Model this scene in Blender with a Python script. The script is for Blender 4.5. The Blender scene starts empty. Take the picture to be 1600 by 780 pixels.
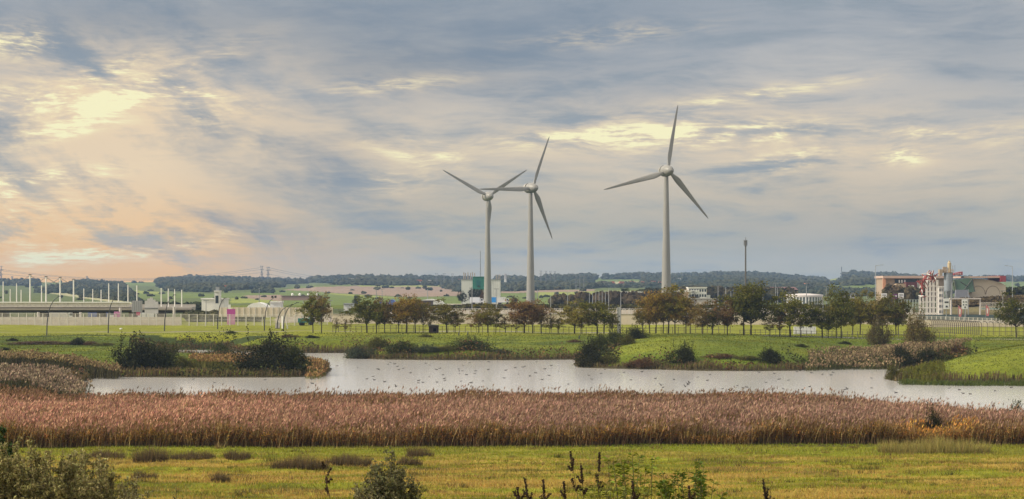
import bpy, math, random
import numpy as np
from mathutils import Vector

rng = np.random.default_rng(11)
random.seed(11)
SC = bpy.context.scene
COL = SC.collection
F = 4000.0          # focal length in photo pixels (photo is 1600 wide)
HC = 12.8           # eye height above the pond
R = math.radians

# ------------------------------------------------------------------ camera
cd = bpy.data.cameras.new('camera'); cam = bpy.data.objects.new('camera', cd); COL.objects.link(cam)
cam.location = (0, 0, HC); cam.rotation_euler = (R(90), 0, 0)
cd.sensor_width = 36; cd.lens = 36 * F / 1600; cd.shift_y = 60 / 1600
cd.clip_start = 1; cd.clip_end = 30000
SC.camera = cam

# ------------------------------------------------------------------ light
SUN_EL, SUN_AZ = 36, -101      # azimuth measured from the view direction (+Y), negative = to the left
sl = bpy.data.lights.new('sun', 'SUN'); sun = bpy.data.objects.new('sun', sl); COL.objects.link(sun)
sl.energy = 5.0; sl.angle = R(6); sl.color = (1.0, 0.90, 0.74)
sd = Vector((math.sin(R(SUN_AZ)) * math.cos(R(SUN_EL)), math.cos(R(SUN_AZ)) * math.cos(R(SUN_EL)), math.sin(R(SUN_EL))))
sun.rotation_euler = sd.to_track_quat('Z', 'Y').to_euler()
sun.location = (-100, 0, 200)
SC.view_settings.view_transform = 'Standard'; SC.view_settings.look = 'None'
SC.view_settings.exposure = 0.0; SC.view_settings.gamma = 1.0; SC.view_settings.use_curve_mapping = False
SC.cycles.max_bounces = 6; SC.cycles.diffuse_bounces = 2; SC.cycles.glossy_bounces = 2
SC.cycles.transmission_bounces = 2; SC.cycles.volume_bounces = 0; SC.cycles.transparent_max_bounces = 6
SC.cycles.use_denoising = True
SC.cycles.use_adaptive_sampling = True; SC.cycles.adaptive_threshold = 0.02

def lin(r, g, b):
    f = lambda c: (c / 255) / 12.92 if c / 255 <= 0.04045 else ((c / 255 + 0.055) / 1.055) ** 2.4
    return (f(r), f(g), f(b), 1)

class NT:
    """tiny node-graph helper"""
    def __init__(s, tree): s.t = tree; s.n = tree.nodes; s.l = tree.links; s.n.clear()
    def node(s, typ, **kw):
        n = s.n.new(typ)
        for k, v in kw.items(): setattr(n, k, v)
        return n
    def put(s, sock, v):
        if v is None: return
        if hasattr(v, 'links') or hasattr(v, 'is_linked'): s.l.new(v, sock)
        else: sock.default_value = v
    def math(s, op, a, b=None, c=None, clamp=False):
        n = s.node('ShaderNodeMath', operation=op); n.use_clamp = clamp
        s.put(n.inputs[0], a); s.put(n.inputs[1], b)
        if c is not None: s.put(n.inputs[2], c)
        return n.outputs[0]
    def vmath(s, op, a, b=None, scale=None):
        n = s.node('ShaderNodeVectorMath', operation=op); s.put(n.inputs[0], a)
        if b is not None: s.put(n.inputs[1], b)
        if scale is not None: s.put(n.inputs['Scale'], scale)
        return n.outputs[0]
    def mix(s, f, a, b, blend='MIX', clampf=True):
        n = s.node('ShaderNodeMix', data_type='RGBA', blend_type=blend); n.clamp_factor = clampf
        s.put(n.inputs[0], f); s.put(n.inputs[6], a); s.put(n.inputs[7], b)
        return n.outputs[2]
    def noise(s, vec, scale, detail=4, rough=0.55, dist=0.0, col=False):
        n = s.node('ShaderNodeTexNoise'); s.put(n.inputs['Vector'], vec)
        n.inputs['Scale'].default_value = scale; n.inputs['Detail'].default_value = detail
        n.inputs['Roughness'].default_value = rough; n.inputs['Distortion'].default_value = dist
        return n.outputs[1 if col else 0]
    def ramp(s, v, a, b):
        n = s.node('ShaderNodeMapRange'); n.interpolation_type = 'SMOOTHSTEP'
        s.put(n.inputs[0], v); n.inputs[1].default_value = a; n.inputs[2].default_value = b
        return n.outputs[0]

# ------------------------------------------------------------------ world: cloudy evening sky
W = bpy.data.worlds.new('World'); SC.world = W; W.use_nodes = True
N = NT(W.node_tree)
geo = N.node('ShaderNodeTexCoord').outputs['Generated']
dirn = N.vmath('NORMALIZE', geo)
sep = N.node('ShaderNodeSeparateXYZ'); N.put(sep.inputs[0], dirn)
dx, dy, dz = sep.outputs
az = N.math('ARCTAN2', dx, dy)                    # 0 towards +Y
el = N.math('ARCSINE', dz)
# warp the field so that streaks bend
wv = N.vmath('MULTIPLY', dirn, (1, 1, 2.2))
warp = N.noise(wv, 9.0, 3, 0.5, col=True)
warp = N.vmath('SCALE', N.vmath('SUBTRACT', warp, (0.5, 0.5, 0.5)), scale=0.055)
base = N.vmath('ADD', N.vmath('MULTIPLY', dirn, (1, 1, 3.0)), warp)
# diagonal field for the left part: el + slope*az
diag = N.node('ShaderNodeCombineXYZ')
N.put(diag.inputs[0], N.math('MULTIPLY_ADD', el, -0.9, az))
N.put(diag.inputs[1], N.math('MULTIPLY_ADD', az, 1.15, N.math('MULTIPLY', el, 3.0)))
diag.inputs[2].default_value = 3.1
diagv = N.vmath('ADD', diag.outputs[0], warp)
n_big = N.noise(base, 7.0, 5, 0.5, 0.3)
n_str = N.noise(N.vmath('MULTIPLY', base, (1, 1, 2.2)), 16.0, 7, 0.58, 0.25)
n_dia = N.noise(diagv, 13.0, 6, 0.55, 0.3)
n_fin = N.noise(N.vmath('MULTIPLY', base, (1, 1, 1.3)), 60.0, 5, 0.6, 0.2)
leftm = N.ramp(az, 0.03, -0.12)
tex = N.math('ADD', N.math('MULTIPLY', n_dia, leftm), N.math('MULTIPLY', n_str, N.math('SUBTRACT', 1.0, leftm)))
n_rip = N.noise(N.vmath('MULTIPLY', base, (1, 1, 2.6)), 120.0, 4, 0.6, 0.4)
tex = N.math('ADD', tex, N.math('MULTIPLY_ADD', n_fin, 0.20, -0.10))
tex = N.math('ADD', tex, N.math('MULTIPLY_ADD', n_rip, 0.10, -0.05))
gtex = N.math('ADD', tex, N.math('MULTIPLY_ADD', n_fin, 0.45, -0.225)); gtex = N.math('ADD', gtex, N.math('MULTIPLY_ADD', n_rip, 0.45, -0.225))

def blob(px, py, sx, sy, rot=0):
    """soft elliptical region of the sky dome (photo pixels -> azimuth/elevation)"""
    a0, e0 = math.atan((px - 800) / F), math.atan((450 - py) / F)
    c, s_ = math.cos(R(rot)), math.sin(R(rot))
    a = N.math('SUBTRACT', az, a0); e = N.math('SUBTRACT', el, e0)
    p = N.math('ADD', N.math('MULTIPLY', a, c), N.math('MULTIPLY', e, s_))
    q = N.math('SUBTRACT', N.math('MULTIPLY', e, c), N.math('MULTIPLY', a, s_))
    p = N.math('MULTIPLY', p, F / sx); q = N.math('MULTIPLY', q, F / sy)
    r2 = N.math('ADD', N.math('MULTIPLY', p, p), N.math('MULTIPLY', q, q))
    return N.math('EXPONENT', N.math('MULTIPLY', r2, -1.0))
def total(items):
    acc = None
    for it in items:
        w_, b = it[0], blob(*it[1:])
        t_ = N.math('MULTIPLY', b, w_)
        acc = t_ if acc is None else N.math('ADD', acc, t_)
    return acc
# base tone: blue grey above, greyer/beige towards the horizon
elv = N.ramp(el, 0.0, 0.085)
c_low = lin(168, 173, 162); c_high = lin(162, 168, 176)
tone = N.mix(elv, c_low, c_high)
warmz = total([(1.0, 60, 330, 300, 130), (0.55, 170, 150, 230, 80), (1.3, 40, 395, 260, 85), (0.3, 250, 400, 200, 60), (0.55, 1130, 235, 380, 90), (0.35, 600, 250, 260, 120),
               (0.3, 1500, 250, 260, 80), (0.5, 250, 180, 300, 110), (0.12, 740, 400, 260, 60)])
darkz = total([(0.9, 520, 20, 420, 70), (0.85, 640, 110, 230, 50), (0.6, 1530, 40, 130, 130), (0.45, 420, 260, 200, 70, -20),
               (0.7, 270, 330, 210, 36, -15), (0.5, 130, 225, 160, 22, -12), (0.35, 900, 40, 200, 60, 12), (0.5, 520, 240, 80, 40), (0.35, 1350, 370, 330, 60), (0.35, 100, 50, 160, 50)])
ctr = N.ramp(N.math('ADD', n_big, N.math('MULTIPLY_ADD', tex, 0.6, -0.3)), 0.36, 0.66)   # cloud light / shade
lightc = N.mix(elv, lin(186, 182, 164), lin(199, 196, 192))
tone = N.mix(N.math('MULTIPLY', ctr, 0.8), N.mix(N.math('MULTIPLY', N.ramp(tex, .52, .32), .7), tone, lin(142, 154, 165)), lightc)
tone = N.mix(N.math('MULTIPLY', darkz, N.math('MULTIPLY_ADD', tex, -1.1, 1.45), clamp=True), tone, lin(126, 141, 158))
warmf = N.math('MULTIPLY', warmz, N.math('MAXIMUM', N.ramp(tex, 0.28, 0.60), N.math('MULTIPLY', N.ramp(el, .03, .0), N.math('MULTIPLY_ADD', N.ramp(gtex, .3, .65), .7, .3))), clamp=True)
tone = N.mix(warmf, tone, N.mix(N.ramp(el, 0.0, 0.05), lin(252, 192, 104), lin(238, 214, 180)))
glow = total([(1.0, 40, 165, 130, 26, 8), (1.0, 190, 160, 150, 20, 25), (.7, 320, 190, 70, 16, -25), (.6, 60, 330, 90, 14, 12), (.7, 180, 110, 60, 14, 20), (.6, 110, 205, 110, 12, 8), (0.9, 290, 150, 90, 16, -10), (0.9, 30, 75, 70, 24, 0),
              (1.0, 95, 277, 95, 17, 5), (0.8, 20, 300, 50, 22), (0.5, 60, 380, 190, 34), (0.6, 300, 380, 80, 12, 15), (.6, 120, 400, 140, 12, 6),
              (1.0, 1130, 213, 180, 18, 4), (0.8, 940, 210, 170, 16, 5), (1.0, 1230, 252, 75, 14, 8), (0.9, 1415, 247, 38, 14),
              (0.65, 1440, 211, 80, 10), (0.55, 1180, 150, 160, 12, 8), (0.45, 620, 240, 80, 14, -18), (0.45, 690, 240, 60, 12, -20),
              (0.5, 600, 135, 110, 12, 5), (0.35, 1560, 215, 80, 22), (0.35, 600, 285, 70, 20), (0.35, 960, 55, 120, 14, 6)])
gm = N.math('MULTIPLY', N.math('MINIMUM', glow, 1.15), N.ramp(gtex, 0.36, 0.78))
gm = N.math('MULTIPLY', gm, 2.1, clamp=True)
tone = N.mix(gm, tone, N.mix(gm, lin(246, 218, 178), lin(255, 248, 200)))
tone = N.mix(N.ramp(el, 0.112, 0.2), tone, N.mix(N.ramp(tex, .35, .65), lin(182, 182, 180), lin(216, 208, 198)))
# unseen bright sky band added above the view to lift the water, dimmer overhead
up = N.math('MULTIPLY', N.ramp(el, 0.11, 0.18), N.math('MULTIPLY_ADD', N.ramp(el, 0.35, 0.9), -.55, 1.0))
gain = N.math('MULTIPLY_ADD', up, 0.95, 1.0)
tone = N.mix(1.0, tone, N.vmath('SCALE', (1, 1, 1), scale=gain), blend='MULTIPLY', clampf=True)
# below the horizon: dull green ground colour
tone = N.mix(N.ramp(dz, -0.004, -0.02), tone, (0.10, 0.12, 0.06, 1))
sky = N.node('ShaderNodeTexSky', sky_type='NISHITA'); sky.sun_disc = False
sky.sun_elevation = R(SUN_EL); sky.sun_rotation = R(SUN_AZ)
skyc = N.vmath('SCALE', sky.outputs[0], scale=0.08)
mixs = N.mix(0.93, skyc, tone)
bg = N.node('ShaderNodeBackground'); N.put(bg.inputs[0], mixs); bg.inputs[1].default_value = 1.0
wo = N.node('ShaderNodeOutputWorld'); N.l.new(bg.outputs[0], wo.inputs[0])
W.cycles.sampling_method = 'MANUAL'; W.cycles.sample_map_resolution = 1024

# ------------------------------------------------------------------ materials
MATS = {}
def mat(name, col=(0.5, 0.5, 0.5), rough=0.8, var=0.15, scale=1.0, metal=0.0, bump=0.0, col2=None, objcol=False,
        island=0.0, transl=0.0, spec=0.3, stretch=(1, 1, 1), attr=None, rust=None):
    if name in MATS: return MATS[name]
    m = bpy.data.materials.new(name); m.use_nodes = True; N = NT(m.node_tree)
    tc = N.node('ShaderNodeTexCoord').outputs['Object']
    v = N.vmath('MULTIPLY', tc, stretch)
    n1 = N.noise(v, scale, 5, 0.6)
    c = (*col, 1) if len(col) == 3 else col
    if objcol:
        cc = N.node('ShaderNodeObjectInfo').outputs['Color']
    elif attr:
        a = N.node('ShaderNodeAttribute'); a.attribute_name = attr; cc = a.outputs['Color']
    else: cc = c
    if col2 is not None:
        cc = N.mix(N.ramp(n1, 0.38, 0.64), cc, (*col2[:3], 1))
    k = N.math('MULTIPLY_ADD', n1, 2 * var, 1 - var)
    if island:
        gi = N.node('ShaderNodeNewGeometry').outputs['Random Per Island']
        k = N.math('MULTIPLY', k, N.math('MULTIPLY_ADD', gi, 2 * island, 1 - island))
        # slight hue drift from leaf to leaf
        hs = N.node('ShaderNodeHueSaturation'); N.put(hs.inputs['Color'], cc)
        N.put(hs.inputs['Hue'], N.math('MULTIPLY_ADD', N.math('FRACT', N.math('MULTIPLY', gi, 17.3)), 0.06, 0.47))
        cc = hs.outputs[0]
    if rust is not None:
        rn = N.noise(N.vmath('MULTIPLY', tc, (1, 1, 0.25)), scale * 1.7, 6, 0.7)
        cc = N.mix(N.math('MULTIPLY', N.ramp(rn, 0.55, 0.75), 0.6), cc, (*rust, 1))
    colr = N.mix(1.0, cc, N.vmath('SCALE', (1, 1, 1), scale=k), blend='MULTIPLY')
    b = N.node('ShaderNodeBsdfPrincipled'); N.put(b.inputs['Base Color'], colr)
    b.inputs['Roughness'].default_value = rough; b.inputs['Metallic'].default_value = metal
    b.inputs['Specular IOR Level'].default_value = spec
    if bump:
        bn = N.node('ShaderNodeBump'); bn.inputs['Strength'].default_value = bump; bn.inputs['Distance'].default_value = 0.1
        N.put(bn.inputs['Height'], N.noise(v, scale * 4, 4, 0.6)); N.l.new(bn.outputs[0], b.inputs['Normal'])
    out = N.node('ShaderNodeOutputMaterial')
    if transl:
        tr = N.node('ShaderNodeBsdfTranslucent'); N.put(tr.inputs[0], colr)
        ms = N.node('ShaderNodeMixShader'); ms.inputs[0].default_value = transl
        N.l.new(b.outputs[0], ms.inputs[1]); N.l.new(tr.outputs[0], ms.inputs[2]); N.l.new(ms.outputs[0], out.inputs[0])
    else: N.l.new(b.outputs[0], out.inputs[0])
    MATS[name] = m; return m

LEAF = lambda: mat('leaf', objcol=True, rough=0.7, var=0.35, scale=0.9, island=0.45, transl=0.25, spec=0.15)
BARK = lambda: mat('bark', (0.055, 0.042, 0.032), 0.9, 0.3, 3.0)
TWIG = lambda: mat('twig', (0.05, 0.035, 0.025), 0.9, 0.3, 8.0)
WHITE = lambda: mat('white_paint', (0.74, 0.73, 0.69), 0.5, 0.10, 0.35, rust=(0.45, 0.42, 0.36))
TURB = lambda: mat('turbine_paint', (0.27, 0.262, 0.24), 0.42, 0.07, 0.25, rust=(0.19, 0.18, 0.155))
CONC = lambda: mat('concrete', (0.40, 0.37, 0.32), 0.85, 0.22, 0.5, bump=0.2, rust=(0.22, 0.19, 0.16))
GREY = lambda: mat('grey_metal', (0.28, 0.29, 0.30), 0.5, 0.1, 1.0, metal=0.3)
DARKM = lambda: mat('dark_metal', (0.05, 0.05, 0.055), 0.5, 0.1, 1.0)
PYLON = lambda: mat('pylon_steel', (0.14, 0.15, 0.16), 0.6, 0.1, 1.0)
FENCEW = lambda: mat('fence_white', (0.62, 0.58, 0.52), 0.6, 0.15, 0.5)
GLASSG = lambda: mat('green_glass', (0.03, 0.25, 0.20), 0.15, 0.2, 0.3, spec=0.6)
GLASSD = lambda: mat('dark_glass', (0.03, 0.04, 0.05), 0.15, 0.2, 0.3, spec=0.6)

# ------------------------------------------------------------------ mesh helpers
class MB:
    def __init__(s): s.V = []; s.Fc = []; s.n = 0; s.C = []
    def add(s, V, Fx, col=None):
        V = np.asarray(V, float).reshape(-1, 3); Fx = np.asarray(Fx, int)
        s.V.append(V); s.Fc.append(Fx + s.n); s.n += len(V)
        if col is not None:
            col = np.asarray(col, float)
            if col.ndim == 1: col = np.tile(col[:3], (len(V), 1))
            s.C.append(col[:, :3])
        return s
    def box(s, c, size, rz=0, col=None, taper=1.0):
        x, y, z = np.array(size) / 2.0
        V = np.array([[-x, -y, -z], [x, -y, -z], [x, y, -z], [-x, y, -z], [-x * taper, -y * taper, z], [x * taper, -y * taper, z], [x * taper, y * taper, z], [-x * taper, y * taper, z]])
        if rz:
            cs, sn = math.cos(rz), math.sin(rz)
            V = np.column_stack([V[:, 0] * cs - V[:, 1] * sn, V[:, 0] * sn + V[:, 1] * cs, V[:, 2]])
        return s.add(V + np.array(c, float), [[0, 3, 2, 1], [4, 5, 6, 7], [0, 1, 5, 4], [1, 2, 6, 5], [2, 3, 7, 6], [3, 0, 4, 7]], col)
    def b2(s, x0, x1, y0, y1, z0, z1):   # box by extents
        return s.box(((x0 + x1) / 2, (y0 + y1) / 2, (z0 + z1) / 2), (abs(x1 - x0), abs(y1 - y0), abs(z1 - z0)))
    def tube(s, pts, rad, n=6, cap=True, col=None):
        pts = [Vector(p) for p in pts]
        if not hasattr(rad, '__len__'): rad = [rad] * len(pts)
        V = []
        for i, p in enumerate(pts):
            a = pts[max(i - 1, 0)]; b = pts[min(i + 1, len(pts) - 1)]
            t = (b - a).normalized() if (b - a).length > 1e-9 else Vector((0, 0, 1))
            u = t.cross(Vector((0, 1, 0.01)) if abs(t.y) < 0.9 else Vector((1, 0, 0))).normalized(); w = t.cross(u)
            for k in range(n):
                an = 2 * math.pi * k / n
                V.append(p + (u * math.cos(an) + w * math.sin(an)) * rad[i])
        Q = []
        for i in range(len(pts) - 1):
            for k in range(n):
                k2 = (k + 1) % n
                Q.append([i * n + k, i * n + k2, (i + 1) * n + k2, (i + 1) * n + k])
        s.add([tuple(v) for v in V], Q, col)
        if cap and n >= 3:
            for i0, rev in ((0, True), ((len(pts) - 1) * n, False)):
                ring = [tuple(V[i0 + k]) for k in range(n)]
                c = np.mean(ring, axis=0)
                s.add(ring + [tuple(c)], [[k, (k + 1) % n, n] if not rev else [(k + 1) % n, k, n] for k in range(n)], col)
        return s
    def lathe(s, prof, n=20, c=(0, 0, 0), axis='z'):
        V = []
        for r, z in prof:
            for k in range(n):
                a = 2 * math.pi * k / n
                V.append((r * math.cos(a), r * math.sin(a), z))
        V = np.array(V)
        if axis == 'y': V = V[:, [0, 2, 1]] * np.array([1, -1, 1])
        Q = [[i * n + k, i * n + (k + 1) % n, (i + 1) * n + (k + 1) % n, (i + 1) * n + k] for i in range(len(prof) - 1) for k in range(n)]
        return s.add(V + np.array(c, float), Q)
    def prism(s, poly, y0, y1):          # polygon in XZ extruded along Y
        n = len(poly)
        V = [(x, y0, z) for x, z in poly] + [(x, y1, z) for x, z in poly]
        s.add(V, [[k, (k + 1) % n, n + (k + 1) % n, n + k] for k in range(n)])
        s.add([(x, y0, z) for x, z in poly], [list(range(n))]); s.add([(x, y1, z) for x, z in poly], [list(range(n))[::-1]])
        return s
    def leaves(s, P, L, Wd, g=rng, upbias=0.0, col=None, droop=None):
        P = np.asarray(P, float); n = len(P)
        if n == 0: return s
        a = g.normal(size=(n, 3)); a[:, 2] += upbias
        if droop is not None: a = a * 0.5 + np.asarray(droop)
        a /= np.linalg.norm(a, axis=1)[:, None] + 1e-9
        b = np.cross(a, g.normal(size=(n, 3))); b /= np.linalg.norm(b, axis=1)[:, None] + 1e-9
        sc = g.uniform(0.6, 1.3, (n, 1))
        L = np.asarray(L).reshape(-1, 1) * sc / 2; Wd = np.asarray(Wd).reshape(-1, 1) * sc / 2
        V = np.stack([P - a * L, P + b * Wd, P + a * L, P - b * Wd], axis=1).reshape(-1, 3)
        if col is not None: col = np.repeat(np.asarray(col), 4, axis=0)
        return s.add(V, np.arange(4 * n).reshape(-1, 4), col)
    def mesh(s, name, m=None, smooth=False):
        me = bpy.data.meshes.new(name)
        V = np.concatenate(s.V) if s.V else np.zeros((0, 3))
        me.vertices.add(len(V)); me.vertices.foreach_set('co', V.astype(np.float32).ravel())
        li = np.concatenate([f.ravel() for f in s.Fc]); cnt = np.concatenate([np.full(len(f), f.shape[1]) for f in s.Fc])
        me.loops.add(len(li)); me.loops.foreach_set('vertex_index', li.astype(np.int32))
        me.polygons.add(len(cnt)); st = np.concatenate([[0], np.cumsum(cnt)[:-1]])
        me.polygons.foreach_set('loop_start', st.astype(np.int32)); me.polygons.foreach_set('loop_total', cnt.astype(np.int32))
        me.polygons.foreach_set('use_smooth', np.full(len(cnt), bool(smooth)))
        if s.C:
            C = np.concatenate(s.C); at = me.color_attributes.new('Col', 'FLOAT_COLOR', 'POINT')
            at.data.foreach_set('color', np.column_stack([C, np.ones(len(C))]).astype(np.float32).ravel())
        me.update(calc_edges=True); me.validate()
        if m: me.materials.append(m)
        return me
    def build(s, name, m, parent=None, smooth=False, loc=None):
        o = bpy.data.objects.new(name, s.mesh(name, m, smooth)); COL.objects.link(o)
        if parent: o.parent = parent
        if loc is not None: o.location = loc
        return o
def tag(o, label, cat, group=None):
    o['label'] = label; o['category'] = cat
    if group: o['group'] = group
    return o
def thing(name, label, cat, loc=(0, 0, 0), rz=0, group=None):
    o = bpy.data.objects.new(name, None); COL.objects.link(o); o.empty_display_size = 0.5
    o.location = loc; o.rotation_euler = (0, 0, rz); return tag(o, label, cat, group)
def link(name, me, parent, color=None, scale=None, rz=0):
    o = bpy.data.objects.new(name, me); COL.objects.link(o); o.parent = parent
    if color: o.color = (*color[:3], 1)
    if scale: o.scale = scale
    o.rotation_euler = (0, 0, rz)
    return o

# ------------------------------------------------------------------ terrain
def vnoise(x, y, seed=0):
    xi = np.floor(x).astype(np.int64); yi = np.floor(y).astype(np.int64); xf = x - xi; yf = y - yi
    def h(a, b):
        n = (a * 374761393 + b * 668265263 + seed * 1442695041) & 0x7fffffff
        n = ((n ^ (n >> 13)) * 1274126177) & 0x7fffffff
        return ((n ^ (n >> 16)) & 0xffff) / 65535.0
    u = xf * xf * (3 - 2 * xf); v = yf * yf * (3 - 2 * yf)
    return (h(xi, yi) * (1 - u) + h(xi + 1, yi) * u) * (1 - v) + (h(xi, yi + 1) * (1 - u) + h(xi + 1, yi + 1) * u) * v
def fbm(x, y, oct=4, seed=0):
    t = 0; a = 0.5; s_ = 0
    for i in range(oct): t = t + a * vnoise(x * 2 ** i, y * 2 ** i, seed + i); s_ += a; a *= 0.5
    return t / s_
def sstep(x, a, b):
    t = np.clip((x - a) / (b - a), 0, 1); return t * t * (3 - 2 * t)
def pw(px, py, z=0.0):                       # photo pixel on the plane z -> world XY
    Y = F * (HC - z) / (py - 450); return ((px - 800) / F * Y, Y)
WATER = [(60, 655), (600, 652), (1100, 652), (1350, 660), (1650, 695), (2300, 720), (2300, 614), (1800, 605), (1600, 598.5), (1500, 598), (1400, 596),
         (1384, 592), (1405, 586), (1450, 580), (1440, 575.5), (1390, 577), (1330, 575), (1290, 577), (1250, 579), (1180, 580), (1100, 579.5), (1000, 577), (935, 575.5),
         (903, 574), (899, 568), (905, 563), (890, 562), (800, 563), (700, 563), (600, 562), (545, 560), (541, 557), (560, 554), (577, 551.5),
         (480, 552), (400, 551), (330, 547), (268, 547), (262, 552), (275, 558), (330, 561), (400, 563), (450, 566), (510, 573), (514, 580), (505, 587),
         (450, 590), (300, 590), (200, 589.5), (150, 589), (128, 597), (110, 606), (60, 620)]
WP = np.array([pw(*p) for p in WATER])
def poly_sd(X, Y, P):                        # signed distance, positive outside
    X = np.asarray(X, float); Y = np.asarray(Y, float)
    d = np.full(X.shape, 1e9); ins = np.zeros(X.shape, bool)
    for i in range(len(P)):
        x0, y0 = P[i]; x1, y1 = P[(i + 1) % len(P)]
        ex, ey = x1 - x0, y1 - y0
        t = np.clip(((X - x0) * ex + (Y - y0) * ey) / (ex * ex + ey * ey + 1e-9), 0, 1)
        d = np.minimum(d, np.hypot(X - x0 - t * ex, Y - y0 - t * ey))
        if y0 != y1:
            c = ((y0 > Y) != (y1 > Y)) & (X < (x1 - x0) * (Y - y0) / (y1 - y0) + x0); ins ^= c
    return np.where(ins, -d, d)
CX = [-900, 0, 250, 500, 700, 880, 960, 1050, 1200, 1330, 1420, 1500, 1600, 2400]
RY = [262, 300, 350, 375, 400, 430, 460, 500, 540, 640, 720, 760, 790, 830, 900, 1200]
T = np.array([
 # 262  300  350  375  400  430  460  500  540  640  720  760  790  830  900  1200
 [ .5, .6, .8, .8, .9, 1.0, 1.2, 1.7, 3.0, 3.5, 3.4, 3.4, 3.6, 3.8, 4.0, 5.0],
 [ .5, .6, .8, .8, .9, 1.0, 1.2, 1.7, 3.0, 3.5, 3.4, 3.4, 3.6, 3.8, 4.0, 5.0],
 [ .5, .6, .8, .8, .9, 1.0, 1.2, 1.7, 3.0, 3.4, 3.4, 3.4, 3.6, 3.8, 4.0, 5.0],
 [ .5, .6, .8, .8, .9, 1.0, 1.2, 1.9, 3.3, 3.4, 3.6, 4.2, 5.2, 5.2, 4.6, 5.0],
 [ .5, .6, .8, .8, .9, 1.0, 1.5, 2.5, 3.3, 3.3, 3.6, 5.0, 7.1, 7.0, 5.0, 5.0],
 [ .5, .6, .8, .8, .9, 1.0, 1.4, 2.4, 3.0, 3.2, 3.6, 5.0, 7.1, 7.0, 5.0, 5.0],
 [ .5, .6, .8, .8, 1.0, 2.2, 3.0, 3.0, 2.9, 3.1, 3.6, 5.0, 7.1, 7.0, 5.0, 5.0],
 [ .5, .6, .8, .8, 1.2, 3.6, 4.1, 3.6, 3.0, 3.0, 3.6, 5.0, 7.1, 7.0, 5.0, 5.0],
 [ .5, .6, .8, .8, 1.2, 3.4, 4.0, 3.4, 2.9, 3.0, 3.6, 5.0, 7.1, 7.0, 5.0, 5.0],
 [ .5, .6, .8, .8, .8, 1.0, 1.6, 2.6, 2.8, 3.0, 3.6, 5.0, 6.8, 7.0, 6.0, 6.0],
 [ .5, .6, .9, 1.1, 1.0, 1.0, 1.5, 2.5, 2.7, 3.0, 3.4, 4.6, 6.0, 7.0, 7.5, 7.0],
 [ .5, .6, 1.2, 2.9, 1.9, 1.2, 1.6, 2.5, 2.6, 3.0, 3.4, 4.6, 6.4, 8.0, 9.0, 8.0],
 [ .5, .6, 1.5, 4.3, 4.3, 2.6, 2.2, 2.5, 2.6, 3.0, 3.4, 4.6, 6.8, 9.0, 10.5, 9.0],
 [ .5, .6, 1.5, 4.6, 4.8, 3.6, 2.6, 2.6, 2.6, 3.0, 3.4, 4.6, 6.8, 9.0, 10.5, 9.0]])
# dense, blurred lookup
gx = np.arange(-900, 2401, 10.0); gy = np.arange(262, 1201, 3.0)
tmp = np.array([[np.interp(y, RY, T[i]) for y in gy] for i in range(len(CX))])
G2 = np.array([np.interp(gx, CX, tmp[:, j]) for j in range(len(gy))])    # [Y, px]
def blur(A, k, axis):
    ker = np.hanning(2 * k + 3)[1:-1]; ker /= ker.sum()
    return np.apply_along_axis(lambda v: np.convolve(np.pad(v, k, 'edge'), ker, 'valid'), axis, A)
G2 = blur(blur(G2, 6, 1), 4, 0)
SKX = [-900, 0, 250, 300, 340, 440, 484, 492, 560, 640, 700, 740, 780, 850, 950, 1050, 1120, 1180, 1240, 1290, 1330, 1400, 1440, 1500, 1600, 2400]
SKY_ = [441, 441.5, 441, 437, 438, 440, 440, 435.5, 434, 435, 436, 440, 437, 434.5, 434, 434, 431, 430, 436, 438, 431, 431, 437, 438, 439, 438]
def farz(px, Y):
    sk = np.interp(px, SKX, SKY_)
    py = np.interp(Y, [1200, 1500, 2000, 2600, 3300, 4000], [0, .18, .42, .62, .80, .93])
    pyv = 475.5 + (sk - 475.5) * np.where(Y < 4000, py, np.where(Y < 4500, .93 + (Y - 4000) / 500 * .07, 1.0))
    z = HC + (450 - pyv) * Y / F
    z45 = HC + (450 - sk) * 4500 / F
    z = np.where(Y > 4500, z45 - (Y - 4500) * 0.012 * 0.6, z)
    w = sstep(Y, 1500, 2500) * (1 - sstep(Y, 4200, 4500))
    return z + w * (fbm(px / 120.0, np.log(np.maximum(Y, 1)) * 9, 3, 5) - .5) * 9
def ground(X, Y):
    X = np.asarray(X, float); Y = np.asarray(Y, float)
    Ys = np.maximum(Y, 30.0); px = 800 + F * X / Ys
    near = np.interp(Y, [-300, -100, 0, 50, 100, 125, 140, 155, 200, 262], [11.5, 11.6, 11.1, 7.3, 3.0, 1.3, 0.65, 0.42, 0.4, 0.4])
    fx = np.clip((px + 900) / 10, 0, len(gx) - 1.001); fy = np.clip((Y - 262) / 3, 0, len(gy) - 1.001)
    i = fx.astype(int); j = fy.astype(int); a = fx - i; b = fy - j
    mid = (G2[j, i] * (1 - a) + G2[j, i + 1] * a) * (1 - b) + (G2[j + 1, i] * (1 - a) + G2[j + 1, i + 1] * a) * b
    far = farz(px, np.maximum(Y, 1200))
    k = sstep(Y, 1000, 1300)
    z = np.where(Y < 262, near, mid * (1 - k) + far * k)
    z = z + (fbm(X / 5, Y / 1.8, 3, 71) - .5) * .5 * sstep(Y, 142, 150) * (1 - sstep(Y, 196, 199))
    z = z + (fbm(X / 9, Y / 9, 3, 3) - .5) * 0.28 * sstep(Y, 120, 150) * (1 + sstep(Y, 380, 450))
    d = poly_sd(X, Y, WP) if np.any((Y > 180) & (Y < 620)) else np.full(X.shape, 50.)
    wob = (fbm(X / 5, Y / 5, 3, 9) - .5) * 1.6
    d = d + wob
    z = np.where(d > 0, z * sstep(d, -1, 9) + 0.12 * (1 - sstep(d, 0, 9)), -0.9 * sstep(-d, 0, 4))
    return z
def G(X, Y): return float(ground(np.array([X]), np.array([Y]))[0])
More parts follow.
